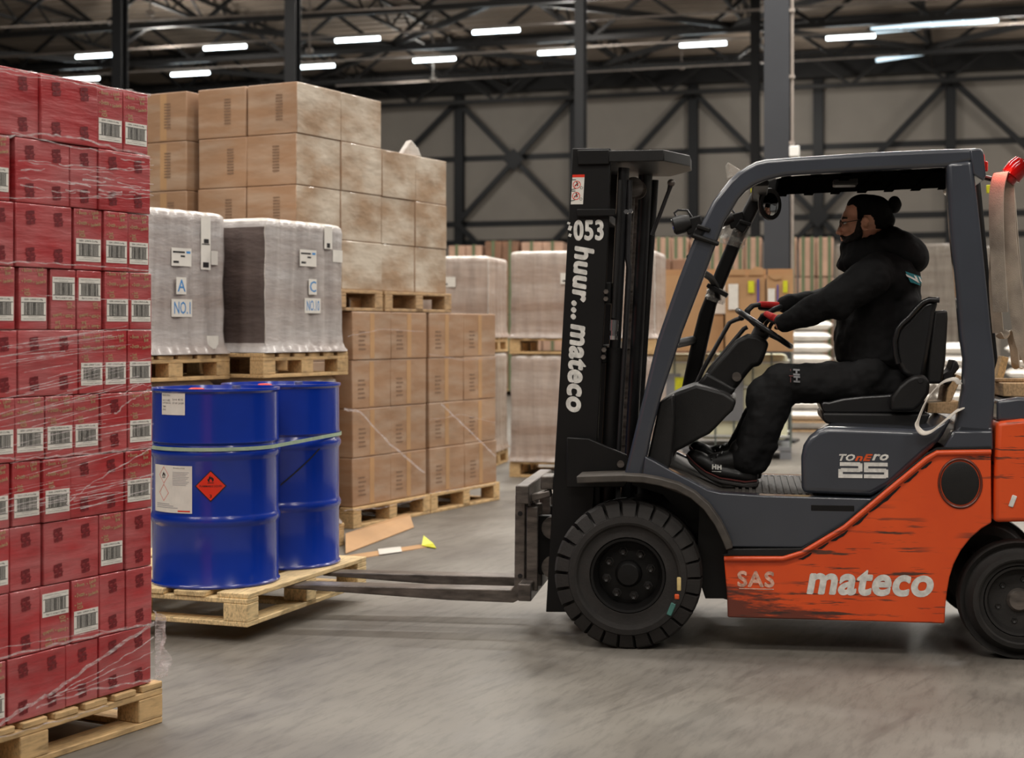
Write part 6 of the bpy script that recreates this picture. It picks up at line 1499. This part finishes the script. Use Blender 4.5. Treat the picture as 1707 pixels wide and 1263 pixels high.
def letterH(x, y, w_, h_, sx, sy):
    """letter H lying on its side like the print on the thigh"""
    return [[(x, y), (x + w_, y + sy), (x + w_, y + sy + .28 * h_), (x, y + .28 * h_)], [(x, y + .72 * h_), (x + w_, y + .72 * h_ + sy), (x + w_, y + h_ + sy), (x, y + h_)], [(x + .36 * w_, y + .28 * h_), (x + .64 * w_, y + .28 * h_), (x + .64 * w_, y + .72 * h_), (x + .36 * w_, y + .72 * h_)]]
MT['print_grey'] = M('grey_trouser_print', (120, 120, 122), .6)
printed('thigh_lettering', bt, letterH(1322, 616, 11, 10, 0, .5) + letterH(1322.5, 627, 11, 10, 0, .5), 'print_grey', .005)
printed('thigh_mark', bt, [[(1315, 626), (1322, 626.5), (1322, 628), (1315, 627.5)], [(1317.2, 616), (1318.4, 616), (1318.4, 637), (1317.2, 637)]], 'boot_line', .005)
# --- boots
def boot(w, name, dx=0, dy=0):
    o = bpy.data.objects.new(name, None); COL.objects.link(o); o.parent = PER
    q = lambda x, y, dw=0: j(x + dx, y + dy, w + dw)
    pr_ = [('c', q(1240, 768), (.052, .05, .05), q(1248, 793), (.045, .043, .035)), ('c', q(1246, 794), (.046, .043, .03), q(1196, 785), (.045, .05, .034)), ('c', q(1196, 783), (.045, .05, .036), q(1164, 764), (.042, .047, .034)), ('c', q(1232, 766), .05, q(1192, 770), .042), ('e', q(1157, 760), (.035, .042, .03)), ('c', q(1236, 750), .054, q(1240, 770), .05)]
    u_ = blob('upper', pr_, .006, 'boot', 3, o)
    sole = [(1143, 757), (1150, 770), (1166, 785), (1184, 797), (1204, 804), (1246, 811), (1263, 809), (1266, 799), (1240, 803), (1200, 796), (1172, 780), (1150, 760)]
    mb = MB(); mb.prism([(p.x, p.z) for p in [q(x, y + 1) for x, y in sole]], w - .052 - HIP.y, w + .052 - HIP.y); mb.build('sole', MT['sole'], o, .006)
    ln = [(1144, 757), (1158, 772), (1176, 786), (1200, 796.5), (1242, 803), (1262, 801)]
    mb = MB(); mb.tube([q(x, y, -.052) for x, y in ln], .0035, 6); mb.build('sole_line', MT['boot_line'], o, smooth=60)
    for k in range(4):
        x = 1178 + k * 8; y = 765 - k * 4.2
        mb = MB(); mb.tube([q(x, y + 5, -.042), q(x + 2, y + 1, -.022), q(x + 2, y + .5, .02)], .0035, 6); mb.build('lace', MT['ink'], o, smooth=60)
    return o, u_
b1, up1 = boot(.42, 'boot'); b2, up2 = boot(.70, 'boot', 5, -14)
bb = surf(up1)
def upH(x, y, w_, h_): return [[(x, y), (x + .3 * w_, y), (x + .3 * w_, y + h_), (x, y + h_)], [(x + .7 * w_, y), (x + w_, y), (x + w_, y + h_), (x + .7 * w_, y + h_)], [(x + .3 * w_, y + .36 * h_), (x + .7 * w_, y + .36 * h_), (x + .7 * w_, y + .62 * h_), (x + .3 * w_, y + .62 * h_)]]
printed('boot_lettering', bb, upH(1187, 774, 7.2, 8) + upH(1195.5, 774.6, 7.2, 8) + [[(1187, 784.5), (1202, 785.5), (1202, 786.5), (1187, 785.5)]], 'decal', .002, b1)
# --- gloves: palm, four fingers bent over the rim, thumb at the side
def glove(name, wrist, dirv, up, flip, k=1.0, curl=1.0):
    o = bpy.data.objects.new(name, None); COL.objects.link(o); o.parent = PER
    d = dirv.normalized(); s = up.cross(d).normalized() * flip; n = d.cross(s).normalized() if flip < 0 else s.cross(d).normalized()
    n = up - d * up.dot(d); n.normalize()
    P_ = lambda a, b, c: wrist + (d * a + s * b + n * c) * k
    palm = [('c', P_(-.035, 0, 0), (.026, .028, .022), P_(.012, 0, .002), (.028, .034, .018))]
    for b in (-.03, -.01, .01, .03): palm.append(('c', P_(.012, b * .7, .002), .017, P_(.07, b, .004), .0145))
    blob('glove_back', palm, .0035, 'glove_red', 3, o)
    for (b, L) in ((-.031, .88), (-.0105, 1.0), (.0105, .95), (.0305, .76)):
        a1 = P_(.07, b, .004); a2 = P_(.07 + .036 * L, b * 1.06, .002 - .012 * curl); a3 = P_(.07 + .055 * L, b * 1.08, -.010 - .028 * curl); a4 = P_(.07 + .058 * L - .006 * curl, b * 1.08, -.016 - .046 * curl)
        blob('finger', [('c', a1, .0112, a2, .0102), ('c', a2, .0102, a3, .0094), ('c', a3, .0094, a4, .0084)], .003, 'glove_black', 2, o)
    t0, t1, t2, t3 = P_(.0, -.03, -.004), P_(.03, -.052, -.016), P_(.052, -.05, -.03), P_(.07, -.04, -.038)
    blob('thumb', [('c', t0, .015, t1, .0135), ('c', t1, .0125, t2, .0115), ('c', t2, .0112, t3, .0095)], .003, 'glove_black', 2, o)
    blob('palm_pad', [('c', P_(.005, 0, -.012), (.022, .03, .012), P_(.066, 0, -.01), (.02, .034, .012))], .0035, 'glove_black', 2, o)
    mb = MB(); mb.tube([P_(-.045, 0, 0), P_(-.03, 0, 0)], [.031, .033], 16); mb.build('cuff', MT['glove_black'], o, smooth=50)
    return o
g1 = glove('glove', j(1300, 510, .70), Vector((-1, -.10, .04)), Vector((.12, 0, 1)), -1, 1.24, .42)
g2 = glove('glove', j(1297, 533, .47), Vector((-.35, .85, .18)), Vector((.4, 0, 1)), 1, 1.0, 1.0)
